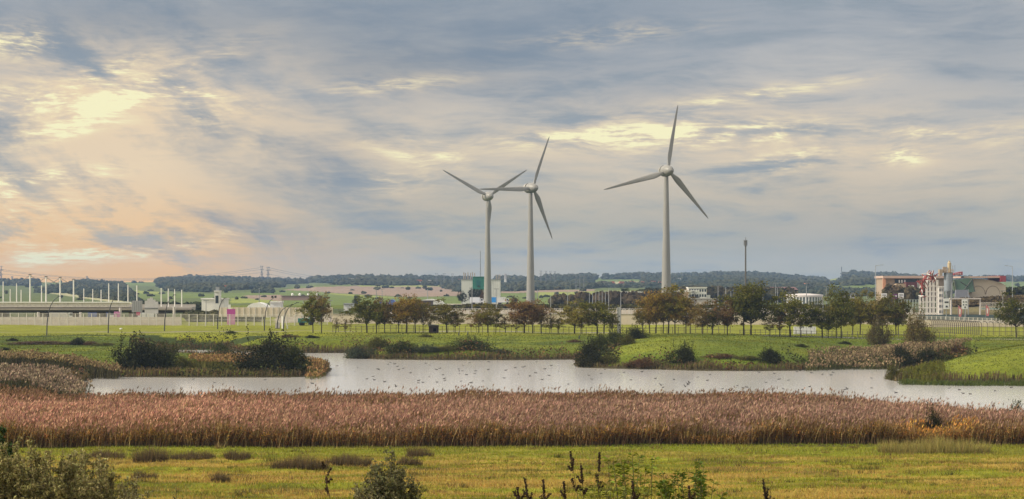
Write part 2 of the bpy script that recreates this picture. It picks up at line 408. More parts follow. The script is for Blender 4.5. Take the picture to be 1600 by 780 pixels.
def at(px, Y, dz=0.0):
    X = (px - 800) / F * Y; return (X, Y, G(X, Y) + dz)
def zz(py, Y): return HC + (450 - py) * Y / F           # height seen at photo row py at distance Y
def xx(px, Y): return (px - 800) / F * Y

# fan-shaped grid, apex behind the camera
AP = 120.0
u_in = np.arange(-0.235, 0.2351, 0.00068)
u_side = 0.235 + np.array([.004, .01, .02, .035, .055, .08, .12, .17, .24, .33, .45, .6, .8, 1.1, 1.5, 2.2, 3.5])
us = np.concatenate([-u_side[::-1], u_in, u_side])
ys = np.concatenate([np.arange(-118, 120, 8), np.arange(120, 145, 2), np.arange(145, 275, 0.8), np.arange(275, 600, 1.2), np.arange(600, 900, 3),
                     np.arange(900, 1200, 12), 1200 * np.exp(np.linspace(0, math.log(4500 / 1200), 150)), [4600, 4800, 5200, 6000]])
UU, YY = np.meshgrid(us, ys); XX = UU * (YY + AP); 
ZZ = ground(XX.ravel(), YY.ravel()).reshape(XX.shape)
PX = 800 + F * XX / np.maximum(YY, 30); PY = 450 - F * (ZZ - HC) / np.maximum(YY, 30)
def inpoly(px, py, poly):
    ins = np.zeros(px.shape, bool)
    for i in range(len(poly)):
        x0, y0 = poly[i]; x1, y1 = poly[(i + 1) % len(poly)]
        if y0 != y1: ins ^= ((y0 > py) != (y1 > py)) & (px < (x1 - x0) * (py - y0) / (y1 - y0) + x0)
    return ins
C = np.zeros(XX.shape + (3,))
n1 = fbm(XX / 14, YY / 14, 4, 21)[..., None]; n2 = fbm(XX / 3.5, YY / 7.0, 4, 31)[..., None]; n3 = fbm(XX / 40, YY / 25, 3, 41)[..., None]
g_mead = np.array([.20, .205, .016]); g_tan = np.array([.30, .21, .04]); g_bank = np.array([.085, .115, .009]); g_dark = np.array([.05, .07, .016]); g_yel = np.array([.185, .195, .018])
# meadow in the foreground
st_ = fbm(XX / 11, YY / 1.6, 4, 51)[..., None]; tt_ = sstep(n1 * .35 + st_ * .65, .44, .58)
mead = g_mead * (1 - tt_) + g_tan * tt_
mead = mead * (1 - .6 * sstep(fbm(XX / 6, YY / .9, 4, 61)[..., None], .60, .72))
mead = mead * (1 - .45 * sstep(n2, .55, .75)) ; mead = mead + (g_yel - mead) * sstep(YY, 185, 196)[..., None] * .75
bank = g_bank * (.75 + .5 * n1) + (g_yel - g_bank) * sstep(n3, .4, .62) * .5
bank = bank + (g_dark - bank) * sstep(n2 * .5 + n1 * .5, .50, .68) * .6
bank = bank * (.70 + .75 * fbm(XX / 22, YY / 30, 3, 91)[..., None])
dsh = poly_sd(XX.ravel(), YY.ravel(), WP).reshape(XX.shape)
C[:] = mead
C[YY > 262] = bank[YY > 262]
lawn = (YY > 530) & (YY < 760); lw = g_yel * (.75 + .5 * n1) 
C[lawn] = lw[lawn]
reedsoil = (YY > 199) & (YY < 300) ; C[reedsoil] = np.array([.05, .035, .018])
mud = (dsh < 2.2) & (YY > 262) & (YY < 600); C[mud] = np.array([.06, .05, .025])
pth = (PX > 990) & (YY > 508) & (YY < 513.5); C[pth] = [.30, .28, .24]
pth2 = (PX < 980) & (YY > 560) & (YY < 564); C[pth2] = [.22, .20, .15]
dit = (PX < 420) & (np.abs(YY - 531 - 4 * np.sin(PX / 90)) < 3.0); C[dit] = g_dark * .8
beh = (YY > 690) & (YY < 775) & (PX > 430); C[beh] = np.array([.30, .26, .20])
rid = (YY >= 775) & (YY < 1000); C[rid] = (np.array([.07, .085, .03]) * (.6 + .8 * n1))[rid]
rr = (YY > 740) & (YY < 1150) & (PX > 1470); C[rr] = (np.array([.13, .11, .05]) * (.5 + n1))[rr]
# far fields
farm = YY > 1150
GRN = [.125, .165, .04]; GR2 = [.10, .125, .04]; LGR = [.23, .26, .06]; BRN = [.26, .19, .14]; PAL = [.34, .32, .18]; DW = [.035, .045, .035]
C[farm] = (np.array(GR2) * (.8 + .4 * n3))[farm]
FIELDS = [
 ([(-900, 448), (90, 452), (190, 474), (190, 480), (-900, 480)], GR2), ([(60, 453), (110, 455), (215, 475), (195, 475), (80, 459)], PAL),
 ([(200, 456), (330, 460), (480, 452), (480, 463), (330, 466), (215, 466)], GRN), ([(210, 453), (255, 457), (250, 460), (215, 458)], LGR),
 ([(360, 466), (560, 462), (560, 472), (360, 474)], LGR), ([(380, 462), (470, 460), (560, 466), (560, 471), (440, 471), (385, 466)], BRN),
 ([(470, 447), (560, 446), (520, 455), (430, 456)], GRN), ([(440, 453), (500, 448), (600, 446), (725, 446), (745, 458), (740, 462), (640, 464), (540, 459), (480, 455)], BRN),
 ([(440, 457), (540, 460), (640, 465), (740, 463), (740, 478), (440, 478)], GRN), ([(560, 448), (725, 448), (720, 446.5), (560, 446)], LGR), ([(480, 456), (560, 461), (640, 466), (560, 464)], LGR),
 ([(782, 455), (930, 452), (930, 456), (782, 458)], BRN), ([(782, 458), (1010, 457), (1010, 480), (782, 480)], GRN), ([(840, 457), (1010, 453), (1010, 459), (840, 462)], LGR),
 ([(915, 436), (1005, 434), (1003, 440), (930, 443)], GRN), ([(925, 441), (1010, 440), (1010, 446), (930, 447)], PAL),
 ([(1290, 438), (1318, 434), (1322, 441), (1300, 444)], LGR), ([(1325, 446), (1390, 443), (1390, 452), (1340, 452)], GRN), ([(1330, 452), (1600, 448), (1600, 465), (1300, 462)], GR2),
 ([(1540, 441), (2400, 440), (2400, 452), (1540, 452)], GRN), ([(0, 441), (250, 441), (250, 447), (100, 444)], GRN)]
for poly, c in FIELDS:
    k = farm & inpoly(PX + (n3[..., 0] - .5) * 8, PY + (n1[..., 0] - .5) * 1.0, poly)
    C[k] = (np.array(c) * (.85 + .3 * n1))[k]
nr, nc = XX.shape
idx = np.arange(nr * nc).reshape(nr, nc)
quads = np.stack([idx[:-1, :-1], idx[:-1, 1:], idx[1:, 1:], idx[1:, :-1]], -1).reshape(-1, 4)
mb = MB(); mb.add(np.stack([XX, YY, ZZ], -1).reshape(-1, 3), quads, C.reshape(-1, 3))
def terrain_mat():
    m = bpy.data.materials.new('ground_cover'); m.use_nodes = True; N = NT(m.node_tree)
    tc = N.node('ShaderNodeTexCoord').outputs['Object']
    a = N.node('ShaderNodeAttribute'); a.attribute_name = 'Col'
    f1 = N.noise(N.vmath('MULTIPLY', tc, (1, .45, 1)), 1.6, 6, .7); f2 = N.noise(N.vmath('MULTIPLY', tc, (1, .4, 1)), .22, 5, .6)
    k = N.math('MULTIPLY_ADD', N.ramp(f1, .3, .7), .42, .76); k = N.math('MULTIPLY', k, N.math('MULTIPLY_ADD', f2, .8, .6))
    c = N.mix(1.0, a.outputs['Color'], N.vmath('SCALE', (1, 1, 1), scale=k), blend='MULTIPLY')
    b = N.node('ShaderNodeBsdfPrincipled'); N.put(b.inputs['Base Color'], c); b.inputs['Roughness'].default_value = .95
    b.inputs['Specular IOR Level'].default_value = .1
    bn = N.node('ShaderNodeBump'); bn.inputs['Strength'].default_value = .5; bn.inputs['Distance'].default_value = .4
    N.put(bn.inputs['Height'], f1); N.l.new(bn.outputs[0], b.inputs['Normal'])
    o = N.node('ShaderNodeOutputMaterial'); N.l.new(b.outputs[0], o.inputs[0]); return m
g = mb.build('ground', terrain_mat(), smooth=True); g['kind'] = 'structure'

# water sheet
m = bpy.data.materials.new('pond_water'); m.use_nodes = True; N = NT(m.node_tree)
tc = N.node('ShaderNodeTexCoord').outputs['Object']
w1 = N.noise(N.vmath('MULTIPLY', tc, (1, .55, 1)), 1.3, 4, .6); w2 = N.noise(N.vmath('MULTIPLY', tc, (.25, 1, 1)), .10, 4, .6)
b = N.node('ShaderNodeBsdfPrincipled'); b.inputs['Base Color'].default_value = (.56, .54, .515, 1); b.inputs['Roughness'].default_value = .12  # pale base colour paints in brightness that the sky reflection lacks
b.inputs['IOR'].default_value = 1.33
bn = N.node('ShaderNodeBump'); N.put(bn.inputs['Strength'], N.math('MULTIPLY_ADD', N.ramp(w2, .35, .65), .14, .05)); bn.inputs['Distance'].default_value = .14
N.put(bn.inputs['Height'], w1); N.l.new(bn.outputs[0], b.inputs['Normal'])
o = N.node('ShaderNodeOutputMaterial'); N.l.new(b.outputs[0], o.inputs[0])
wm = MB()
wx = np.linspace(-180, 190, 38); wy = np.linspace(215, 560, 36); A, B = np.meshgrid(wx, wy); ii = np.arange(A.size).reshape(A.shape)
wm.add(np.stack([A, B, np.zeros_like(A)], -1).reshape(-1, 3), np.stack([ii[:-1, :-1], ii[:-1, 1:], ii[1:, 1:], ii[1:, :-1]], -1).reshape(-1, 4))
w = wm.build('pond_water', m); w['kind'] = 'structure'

# haze
hz = MB().b2(-23000, 23000, -400, 6150, -60, 84)
m = bpy.data.materials.new('haze'); m.use_nodes = True; N = NT(m.node_tree)
pv = N.node('ShaderNodeVolumePrincipled'); pv.inputs['Color'].default_value = (.44, .64, 1.0, 1); pv.inputs['Density'].default_value = 0.000072
o = N.node('ShaderNodeOutputMaterial'); N.l.new(pv.outputs[0], o.inputs['Volume'])
h = hz.build('haze', m); h['kind'] = 'stuff'; h['label'] = 'thin pale blue air haze over the whole plain'

# ------------------------------------------------------------------ vegetation: reeds, rushes, grass (uncountable)
def blade_mat(name, transl=.2, isl=.4):
    return mat(name, attr='Col', rough=.75, var=.2, scale=.3, island=isl, transl=transl, spec=.15)
def stand(name, P, H, stemc, leafc, plumec, label, base=None, cut=0.0, leafn=3, wide=1.0, plume=True, lean=(0.18, 0.0), noplume=None, lnoise=.10, plw=0.07):
    """P (n,2) positions, H heights; colours are (n,3). cut: hide the lowest fraction of stems that nothing can see"""
    n = len(P); z0 = ground(P[:, 0], P[:, 1]) if base is None else np.full(n, base)
    B = np.column_stack([P, z0]); an = rng.uniform(0, 2 * np.pi, n); ln = rng.normal(0, lnoise, (n, 2)) * H[:, None] + np.array(lean) * H[:, None] * rng.uniform(.2, 1, (n, 1))
    Tp = B + np.column_stack([ln, H]); w = 0.016 * wide
    cutv = cut if hasattr(cut, '__len__') else np.full(n, cut)
    S = B + (Tp - B) * cutv[:, None] * 0.9
    side = np.column_stack([np.cos(an), np.sin(an), np.zeros(n)]) * w
    M = (S + Tp) / 2 - np.column_stack([ln * .12, np.zeros(n)])
    mb = MB()
    V = np.stack([S - side, S + side, M + side, M - side, Tp + side * .4, Tp - side * .4], 1).reshape(-1, 3)
    q = np.arange(n)[:, None] * 6
    mb.add(V, np.concatenate([q + [0, 1, 2, 3], q + [3, 2, 4, 5]]), np.repeat(stemc, 6, 0))
    for k in range(leafn):
        t = rng.uniform(.25, .85, n); t = np.maximum(t, cutv)
        a = B + (Tp - B) * t[:, None]
        dr = rng.normal(size=(n, 3)); dr[:, 2] = rng.uniform(.2, 1.3, n); dr /= np.linalg.norm(dr, axis=1)[:, None]
        L = H * rng.uniform(.14, .26, n); tip = a + dr * L[:, None]; tip[:, 2] -= L * .15
        sd_ = np.cross(dr, [0, 0, 1.]); sd_ /= np.linalg.norm(sd_, axis=1)[:, None] + 1e-6
        mid = (a + tip) / 2 + np.array([0, 0, .08]) * L[:, None]
        V = np.stack([a, mid + sd_ * w * 1.3, tip, mid - sd_ * w * 1.3], 1).reshape(-1, 3)
        mb.add(V, np.arange(4 * n).reshape(-1, 4), np.repeat(leafc * rng.uniform(.6, 1.4, (n, 1)), 4, 0))
    if plume:
        for k in range(3):
            a = Tp - (Tp - B) * 0.02; L = rng.uniform(.22, .42, n)
            dr = np.column_stack([rng.normal(.34, .26, n), rng.normal(0, .28, n), rng.uniform(.6, 1.1, n)]); dr /= np.linalg.norm(dr, axis=1)[:, None]
            if noplume is not None: L = np.where(noplume, .02, L)
            tip = a + dr * L[:, None]; b_ = rng.normal(size=(n, 3)); sd_ = np.cross(dr, b_); sd_ /= np.linalg.norm(sd_, axis=1)[:, None] + 1e-6
            mid = a + dr * L[:, None] * .45
            V = np.stack([a, mid + sd_ * plw * wide * .5, tip, mid - sd_ * plw * wide * .5], 1).reshape(-1, 3)
            mb.add(V, np.arange(4 * n).reshape(-1, 4), np.repeat(plumec * rng.uniform(.45, 1.35, (n, 1)), 4, 0))
    o = mb.build(name, blade_mat('reed_blades')); o['kind'] = 'stuff'; o['label'] = label
    return o
def cmix(a, b, t): return np.array(a) * (1 - t)[:, None] + np.array(b) * t[:, None]

# big reed bed in front of the pond
n = 150000
X = rng.uniform(-62, 66, n); Y = 199 + 66 * rng.uniform(0, 1, n) ** 1.05
px = 800 + F * X / Y
front = 199.5 + 2.2 * (fbm(X / 6, X * 0, 3, 7) - .5) + np.interp(px, [0, 800, 1600], [0.2, 1.2, 4.0])
back = np.interp(px, [-300, 0, 1100, 1350, 1500, 1570, 1640], [263, 263, 261, 257, 246, 236, 225]) + 2.5 * (fbm(X / 3, X * 0, 3, 8) - .5)
edge_keep = rng.uniform(0, 1, n) < np.where(Y > 240, .8, 1)
k = (Y > front) & (Y < back) & edge_keep; X, Y, px, front, back = X[k], Y[k], px[k], front[k], back[k]
# extra rows along the front face, where stems show
m_ = 9000; Xf = rng.uniform(-52, 54, m_); pf = 800 + F * Xf / 200
Yf = 199.5 + 2.2 * (fbm(Xf / 6, Xf * 0, 3, 7) - .5) + np.interp(pf, [0, 800, 1600], [0.2, 1.2, 4.0]) + rng.uniform(0, 1.6, m_)
X = np.concatenate([X, Xf]); Y = np.concatenate([Y, Yf]); n = len(X); px = 800 + F * X / Y
df = Y - np.concatenate([front, Yf - .6])
lump = fbm(X / 4.5, Y / 6, 3, 12); lump2 = fbm(X / 14, Y / 9, 3, 14)
H = (1.55 + 1.0 * lump + .5 * (lump2 - .5)) * rng.uniform(.80, 1.10, n) * (1 + .22 * (rng.uniform(0, 1, n) > .93)) * np.where(df < 1.8, rng.uniform(.45, 1.0, n), 1.0) * (1 - .38 * sstep(fbm(X / 2.6, Y / 3.4, 3, 44), .58, .72))
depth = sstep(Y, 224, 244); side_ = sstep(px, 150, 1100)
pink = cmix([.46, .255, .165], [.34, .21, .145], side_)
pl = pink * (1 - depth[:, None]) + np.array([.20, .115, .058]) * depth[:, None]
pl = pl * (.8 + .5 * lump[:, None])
gold = np.clip((px - 1385) / 40, 0, 1) * np.clip((1545 - px) / 40, 0, 1) * (df < 2.6)
pl = pl * (1 - gold[:, None]) + np.array([.60, .32, .07]) * gold[:, None]
lf = np.where((lump2 > .5)[:, None], np.array([.15, .105, .028]), np.array([.20, .10, .035])) * np.ones((n, 1))
st = np.array([.24, .16, .06]) * rng.uniform(.6, 1.5, (n, 1))
cut = np.where(df < 5, 0.0, .45)
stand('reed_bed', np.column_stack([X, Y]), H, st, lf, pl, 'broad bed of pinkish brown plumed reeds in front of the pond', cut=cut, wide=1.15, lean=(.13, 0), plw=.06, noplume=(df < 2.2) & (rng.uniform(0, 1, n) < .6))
# leafy broken front of the bed: leaning stems and hanging leaves, gold, brown and green
m_ = 16000; Xf = rng.uniform(-52, 54, m_); pf = 800 + F * Xf / 200
Yf = 199.2 + 2.2 * (fbm(Xf / 6, Xf * 0, 3, 7) - .5) + np.interp(pf, [0, 800, 1600], [0.2, 1.2, 4.0]) + rng.uniform(-.2, 1.6, m_)
lu = fbm(Xf / 2.2, Yf / 3, 3, 33); lu3 = fbm(Xf / 7, Yf * 0, 3, 35)
Hf = (.5 + 2.2 * lu) * rng.uniform(.5, 1.05, m_) * (.7 + .6 * lu3)
gold2 = np.clip((pf - 1390) / 30, 0, 1) * np.clip((1540 - pf) / 30, 0, 1)
lfc = cmix(cmix([.12, .055, .012], [.15, .10, .014], sstep(lu3, .4, .6)), [.60, .30, .06], rng.uniform(0, 1, m_) ** 2.0)
lfc = lfc * (1 - gold2[:, None]) + np.array([.58, .32, .08]) * gold2[:, None]
stc = cmix([.10, .06, .02], [.50, .36, .16], rng.uniform(0, 1, m_) ** 2)
stand('reed_bed_front', np.column_stack([Xf, Yf]), Hf, stc, lfc, lfc, 'tangled gold and brown leafy front edge of the reed bed', leafn=6, wide=1.3, plume=False, lean=(.22, 0), lnoise=.2)
# understory that keeps the bed from being see-through
def scatter(poly_px, n, z=0.5):
    P = np.array([pw(a, b, z) for a, b in poly_px]); lo, hi = P.min(0), P.max(0); out = np.zeros((0, 2))
    while len(out) < n:
        q = rng.uniform(lo, hi, (n * 2, 2)); out = np.concatenate([out, q[poly_sd(q[:, 0], q[:, 1], P) < 0]])
    return out[:n]
def patch(name, poly, n, h, label, stem, leaf, plume, z=.5, plw=.11, wide=1.9, pl=True, leafn=3):
    P = scatter(poly, n, z); P = P[poly_sd(P[:, 0], P[:, 1], np.array([pw(a, b, z) for a, b in poly])) < -2.2 * (fbm(P[:, 0] / 3, P[:, 1] / 3, 2, 77) - .15)]; n = len(P); lu = fbm(P[:, 0] / 4, P[:, 1] / 6, 3, 17)
    Hh = h * (.7 + .6 * lu) * rng.uniform(.8, 1.15, n)
    return stand(name, P, Hh, np.tile(stem, (n, 1)) * 1.0, np.tile(leaf, (n, 1)) * (.6 + .8 * lu[:, None]), np.tile(plume, (n, 1)) * 1.0, label, wide=wide, plume=pl, plw=plw, leafn=leafn)
patch('reed_patch', [(-120, 604), (0, 602), (100, 604), (146, 611), (128, 622), (0, 624), (-120, 622)], 5200, 2.3, 'pale plumed reeds in dark green leaf at the left end of the pond', (.10, .09, .04), (.055, .065, .020), (.31, .23, .15))
patch('reed_patch', [(-60, 576), (40, 582), (140, 587), (190, 588.5), (195, 585), (120, 581), (30, 574), (-60, 569)], 3600, 2.0, 'dark reeds with straw coloured plumes before the left lawn', (.08, .07, .03), (.05, .05, .02), (.29, .21, .10))
patch('reed_patch', [(285, 574), (400, 572), (505, 573), (513, 580), (503, 586.5), (470, 588), (480, 582), (300, 582)], 3600, 1.35, 'golden green reeds round the foot of the left island', (.13, .12, .03), (.12, .12, .03), (.32, .20, .08))
patch('reed_patch', [(1255, 570), (1330, 566), (1400, 561), (1460, 560), (1520, 556), (1500, 562), (1440, 571), (1400, 573), (1330, 573), (1255, 575.5)], 5200, 1.7, 'straw plumed reeds on the bank below the two autumn bushes', (.09, .09, .03), (.055, .075, .018), (.27, .20, .11))
patch('reed_patch', [(1392, 592.5), (1480, 593), (1700, 596), (1700, 600), (1600, 598), (1500, 597.8), (1400, 595.8)], 3600, 1.4, 'dark green reeds fringing the right hand spit', (.07, .09, .015), (.06, .085, .012), (.20, .15, .06), pl=False, leafn=6)
patch('reed_patch', [(1395, 584), (1440, 582), (1480, 585), (1480, 594), (1400, 593)], 1500, 1.2, 'yellow green rushes at the tip of the right hand spit', (.12, .12, .02), (.13, .13, .015), (.22, .17, .05), pl=False, leafn=6)
# narrow fringe along every visible shore
q = np.column_stack([rng.uniform(-125, 130, 400000), rng.uniform(330, 545, 400000)])
sdq = poly_sd(q[:, 0], q[:, 1], WP); ppx = 800 + F * q[:, 0] / q[:, 1]
k = (sdq > -.1) & (sdq < (1.9 + 1.6 * fbm(q[:, 0] / 3, q[:, 1] / 3, 2, 5)) * np.where((ppx < 520) & (q[:, 1] < 400), 1.5, 1.0)) & (ppx > -60) & (ppx < 1660); q = q[k][:32000]; nq = len(q)
lu = fbm(q[:, 0] / 5, q[:, 1] / 5, 3, 19)
stand('shore_rushes', q, (.35 + 1.0 * lu) * rng.uniform(.7, 1.2, nq), np.tile([.12, .09, .04], (nq, 1)) * 1.0, cmix([.075, .075, .025], [.18, .105, .05], sstep(lu, .4, .65)), np.tile([.25, .15, .08], (nq, 1)) * 1.0,
      'low brown and green rushes along the waterline', wide=3.2, plume=False)
# low scrub along the banks
q = np.column_stack([rng.uniform(-120, 125, 300000), rng.uniform(345, 545, 300000)]); sdq = poly_sd(q[:, 0], q[:, 1], WP); ppx = 800 + F * q[:, 0] / q[:, 1]
nz = fbm(q[:, 0] / 4, q[:, 1] / 7, 3, 88); k = (sdq > 0) & (sdq < 3 + 7 * nz) & (nz > .44) & (ppx > -60) & (ppx < 1660) & ~((ppx > 1380) & (q[:, 1] < 385)); q = q[k][:15000]; nz = nz[k][:15000]; nq = len(q)
zq = ground(q[:, 0], q[:, 1]) + rng.uniform(0, 1, nq) ** 1.4 * (nz - .40) * 6.0
cq = cmix([.040, .045, .010], [.15, .085, .035], sstep(fbm(q[:, 0] / 7, q[:, 1] / 9, 3, 99) + rng.normal(0, .05, nq), .42, .58)) * rng.uniform(.5, 1.4, (nq, 1))
ob_ = MB().leaves(np.column_stack([q, zq]), .38, .26, rng, col=cq).build('shore_scrub', blade_mat('reed_blades')); ob_['kind'] = 'stuff'; ob_['label'] = 'low olive and rusty scrub growing along the pond banks'
# grass: meadow, banks
def grass(name, X, Y, h, c1, c2, label, wd=.02):
    n = len(X); z = ground(X, Y); P = np.column_stack([X, Y, z]); mb = MB(); lu = .5 * fbm(X / 6, Y / 9, 4, 23) + .5 * fbm(X / 11, Y / 1.6, 4, 51)
    for k in range(2):
        an = rng.uniform(0, 2 * np.pi, n); s_ = np.column_stack([np.cos(an), np.sin(an), np.zeros(n)]) * wd * rng.uniform(.6, 1.4, (n, 1))
        hh = h * rng.uniform(.5, 1.4, n) * (.6 + .8 * lu); off = np.column_stack([rng.normal(0, .4, n) * hh, rng.normal(0, .4, n) * hh, hh])
        P0 = P + np.column_stack([rng.normal(0, .06, n), rng.normal(0, .06, n), np.zeros(n) - .02])
        V = np.stack([P0 - s_, P0 + s_, P0 + off], 1).reshape(-1, 3)
        c = cmix(c1, c2, sstep(lu + rng.normal(0, .06, n), .42, .58)) * (1 - .45 * sstep(fbm(X / 7, Y / 1.0, 3, 61), .56, .7))[:, None]
        if Y.max() < 250: c = c + (np.array([.21, .25, .018]) - c) * (sstep(Y, 176, 194) * .75)[:, None]
        else: c = c * (.55 + .75 * fbm(X / 22, Y / 30, 3, 91))[:, None]
        mb.add(V, np.arange(3 * n).reshape(-1, 3), np.repeat(c, 3, 0))
    o = mb.build(name, blade_mat('grass_blades', .3, .3)); o['kind'] = 'stuff'; o['label'] = label; return o
n = 110000; Yg = rng.uniform(143, 202, n); Xg = rng.uniform(-.215, .215, n) * Yg
k = Yg < 200.2 + np.interp(Xg, [-40, 40], [0, 3]); Xg, Yg = Xg[k], Yg[k]
grass('meadow_grass', Xg, Yg, .17, [.25, .26, .018], [.44, .30, .07], 'short yellow green meadow grass with straw coloured patches', .022)
n = 90000; Yg = rng.uniform(335, 545, n); Xg = rng.uniform(-.215, .215, n) * Yg; k = poly_sd(Xg, Yg, WP) > 2; Xg, Yg = Xg[k], Yg[k]
grass('bank_grass', Xg, Yg, .17, [.095, .125, .010], [.18, .185, .016], 'rough green grass on the banks and mounds behind the pond', .05)

# weeds and rank grass breaking up the meadow
nc_ = 420; Yc = rng.uniform(146, 199, nc_) ; Xc = rng.uniform(-.21, .21, nc_) * Yc; sz = rng.uniform(.15, .75, nc_) ** 1.3; kk = 46
Xw = np.repeat(Xc, kk) + rng.normal(0, 1, nc_ * kk) * np.repeat(sz, kk) * 1.3; Yw = np.repeat(Yc, kk) + rng.normal(0, 1, nc_ * kk) * np.repeat(sz, kk) * .7; hw = np.repeat(rng.uniform(.12, .42, nc_), kk) * rng.uniform(.5, 1.2, nc_ * kk)
cwd = np.repeat(cmix([.06, .075, .012], [.24, .15, .05], rng.uniform(0, 1, nc_)), kk, 0) * rng.uniform(.6, 1.4, (nc_ * kk, 1))
zw = ground(Xw, Yw); an = rng.uniform(0, 6.28, nc_ * kk); s_ = np.column_stack([np.cos(an), np.sin(an), 0 * an]) * .022; P0 = np.column_stack([Xw, Yw, zw - .02]); tp_ = P0 + np.column_stack([rng.normal(0, .35, len(hw)) * hw, rng.normal(0, .35, len(hw)) * hw, hw])
ob_ = MB().add(np.stack([P0 - s_, P0 + s_, tp_], 1).reshape(-1, 3), np.arange(3 * len(hw)).reshape(-1, 3), np.repeat(cwd, 3, 0)).build('meadow_weeds', blade_mat('grass_blades', .3, .3)); ob_['kind'] = 'stuff'; ob_['label'] = 'scattered rank grass and weeds all over the meadow'
# rush tufts on the meadow (countable)
def tuft(pxc, pyb, wpx, hpx, label, c1=(.14, .10, .04), c2=(.05, .05, .018), dens=1.0):
    Y0 = pw(pxc, pyb, .4)[1]; X0 = xx(pxc, Y0); w_ = wpx / F * Y0 / 2; h_ = hpx / F * Y0
    n = int(900 * max(w_, .4) * dens); a = rng.uniform(0, 2 * np.pi, n); r = np.sqrt(rng.uniform(0, 1, n))
    x = r * np.cos(a) * w_; y = r * np.sin(a) * min(w_, 1.3); z = ground(X0 + x, Y0 + y) - G(X0, Y0)
    mb = MB(); P0 = np.column_stack([x, y, z]); hh = h_ * rng.uniform(.5, 1.1, n) * (1 - .35 * r ** 2) * (.75 + .5 * fbm((X0 + x) * 2, y * 0, 2, 3))
    d = np.column_stack([rng.normal(0, .22, n) + .25 * x / max(w_, .1) * .6, rng.normal(0, .22, n), np.ones(n)]) * hh[:, None]
    an = rng.uniform(0, 2 * np.pi, n); s_ = np.column_stack([np.cos(an), np.sin(an), np.zeros(n)]) * .016
    cc = cmix(c2, c1, rng.uniform(0, 1, n)); V = np.stack([P0 - s_, P0 + s_, P0 + d], 1).reshape(-1, 3)
    tipc = cc * 1.3; CC = np.stack([cc * .8, cc * .8, tipc], 1).reshape(-1, 3)
    mb.add(V, np.arange(3 * n).reshape(-1, 3), CC)
    o = mb.build('rush_tuft', blade_mat('grass_blades', .3, .3), loc=(X0, Y0, G(X0, Y0) - .03)); tag(o, label, 'rush tuft', 'rush tufts on the meadow'); return o
for a in [(236, 724, 56, 27, 'wide dark rush tuft left of the three low rush tufts on the meadow'),
          (166, 719, 60, 17, 'low straw coloured rush tuft beside the grey green thicket'),
          (302, 719, 70, 15, 'thin pale rush tuft between two darker tufts on the meadow'),
          (371, 720, 40, 18, 'small rush tuft with a dark left half below the reeds'),
          (468, 735, 92, 25, 'long brown rush tuft low on the meadow left of the central thorn bush'),
          (545, 728, 70, 22, 'brown rush tuft touching the right end of the long low tuft'),
          (656, 714, 44, 22, 'compact blackish rush tuft standing against the reed bed'),
          (640, 729, 40, 18, 'small reddish tuft right behind the central thorn bush'),
          (226, 750, 40, 18, 'sparse dark tuft right of the grey green thicket'),
          (345, 757, 30, 20, 'small brown tuft low on the meadow above the frame edge'),
          (1460, 707, 175, 30, 'very wide pale green rush tuft below the golden reeds')]:
    wide_ = a[2] > 120
    tuft(*a, c1=(.36, .29, .09) if wide_ else (.17, .11, .05), c2=(.20, .18, .05) if wide_ else (.045, .04, .018))

# ------------------------------------------------------------------ trees and bushes
def make_tree_mesh(seed, nclump, per, h=8.0, w=6.9, leaf=.27, spread=1.0, crown0=.30):
    g = np.random.default_rng(seed); tk = MB(); cr = MB()
    th = h * crown0; lean = g.normal(0, .18, 2)
    top = np.array([lean[0], lean[1], h * .72])
    pts = [(0, 0, -.15), (0.02, 0, .1), (lean[0] * .3, lean[1] * .3, th), (lean[0] * .7, lean[1] * .7, h * .5), tuple(top)]
    tk.tube(pts, [.20, .13, .10, .07, .03], 6)
    cz = h * .60; a_, c_ = w / 2 * 1.02, h * .42
    cen = []
    while len(cen) < nclump:
        p = g.normal(size=3); p /= np.linalg.norm(p); r = g.uniform(.35, 1.0) ** .6
        q_ = p * r * np.array([a_, a_, c_]); lobe = .76 + .42 * math.sin(p[0] * 3 + seed) * math.cos(p[1] * 2.7 + p[2] * 2 + seed * 1.7) + g.uniform(-.22, .26)
        q_ = q_ * lobe + np.array([lean[0], lean[1], cz])
        if q_[2] > th * .95: cen.append(q_)
    cen = np.array(cen)
    for i, q_ in enumerate(cen):
        if i % 2 == 0:
            z0 = min(max(th * .8, q_[2] - 1.6), h * .6); b_ = np.array([lean[0] * z0 / h, lean[1] * z0 / h, z0])
            mid = (b_ + q_) / 2 + np.array([0, 0, .25]) + g.normal(0, .12, 3)
            tk.tube([b_, mid, q_], [.05, .03, .012], 4, cap=False)
    rad = g.uniform(.28, .78, nclump) * spread
    P = np.repeat(cen, per, 0) + g.normal(0, 1, (nclump * per, 3)) * np.repeat(rad, per)[:, None] * np.array([.62, .62, .46])
    cr.leaves(P, leaf, leaf * .72, g)
    return tk.mesh('trunk', BARK()), cr.mesh('crown', LEAF())
TV = [make_tree_mesh(100 + i, nc, pc, spread=sp) for i, (nc, pc, sp) in enumerate([(75, 75, 1.1), (70, 70, 1.1), (85, 65, 1.05), (62, 75, 1.15), (60, 42, 1.0), (54, 36, 1.0), (70, 52, 1.05), (44, 30, .9)])]
RB = (.185, .110, .038); BR = (.185, .130, .034); OL = (.165, .140, .020); GN = (.130, .125, .014); DG = (.085, .086, .011); OR = (.24, .160, .026)
cname = {RB: 'russet', BR: 'brown', OL: 'olive', GN: 'green', DG: 'dark green', OR: 'orange brown'}
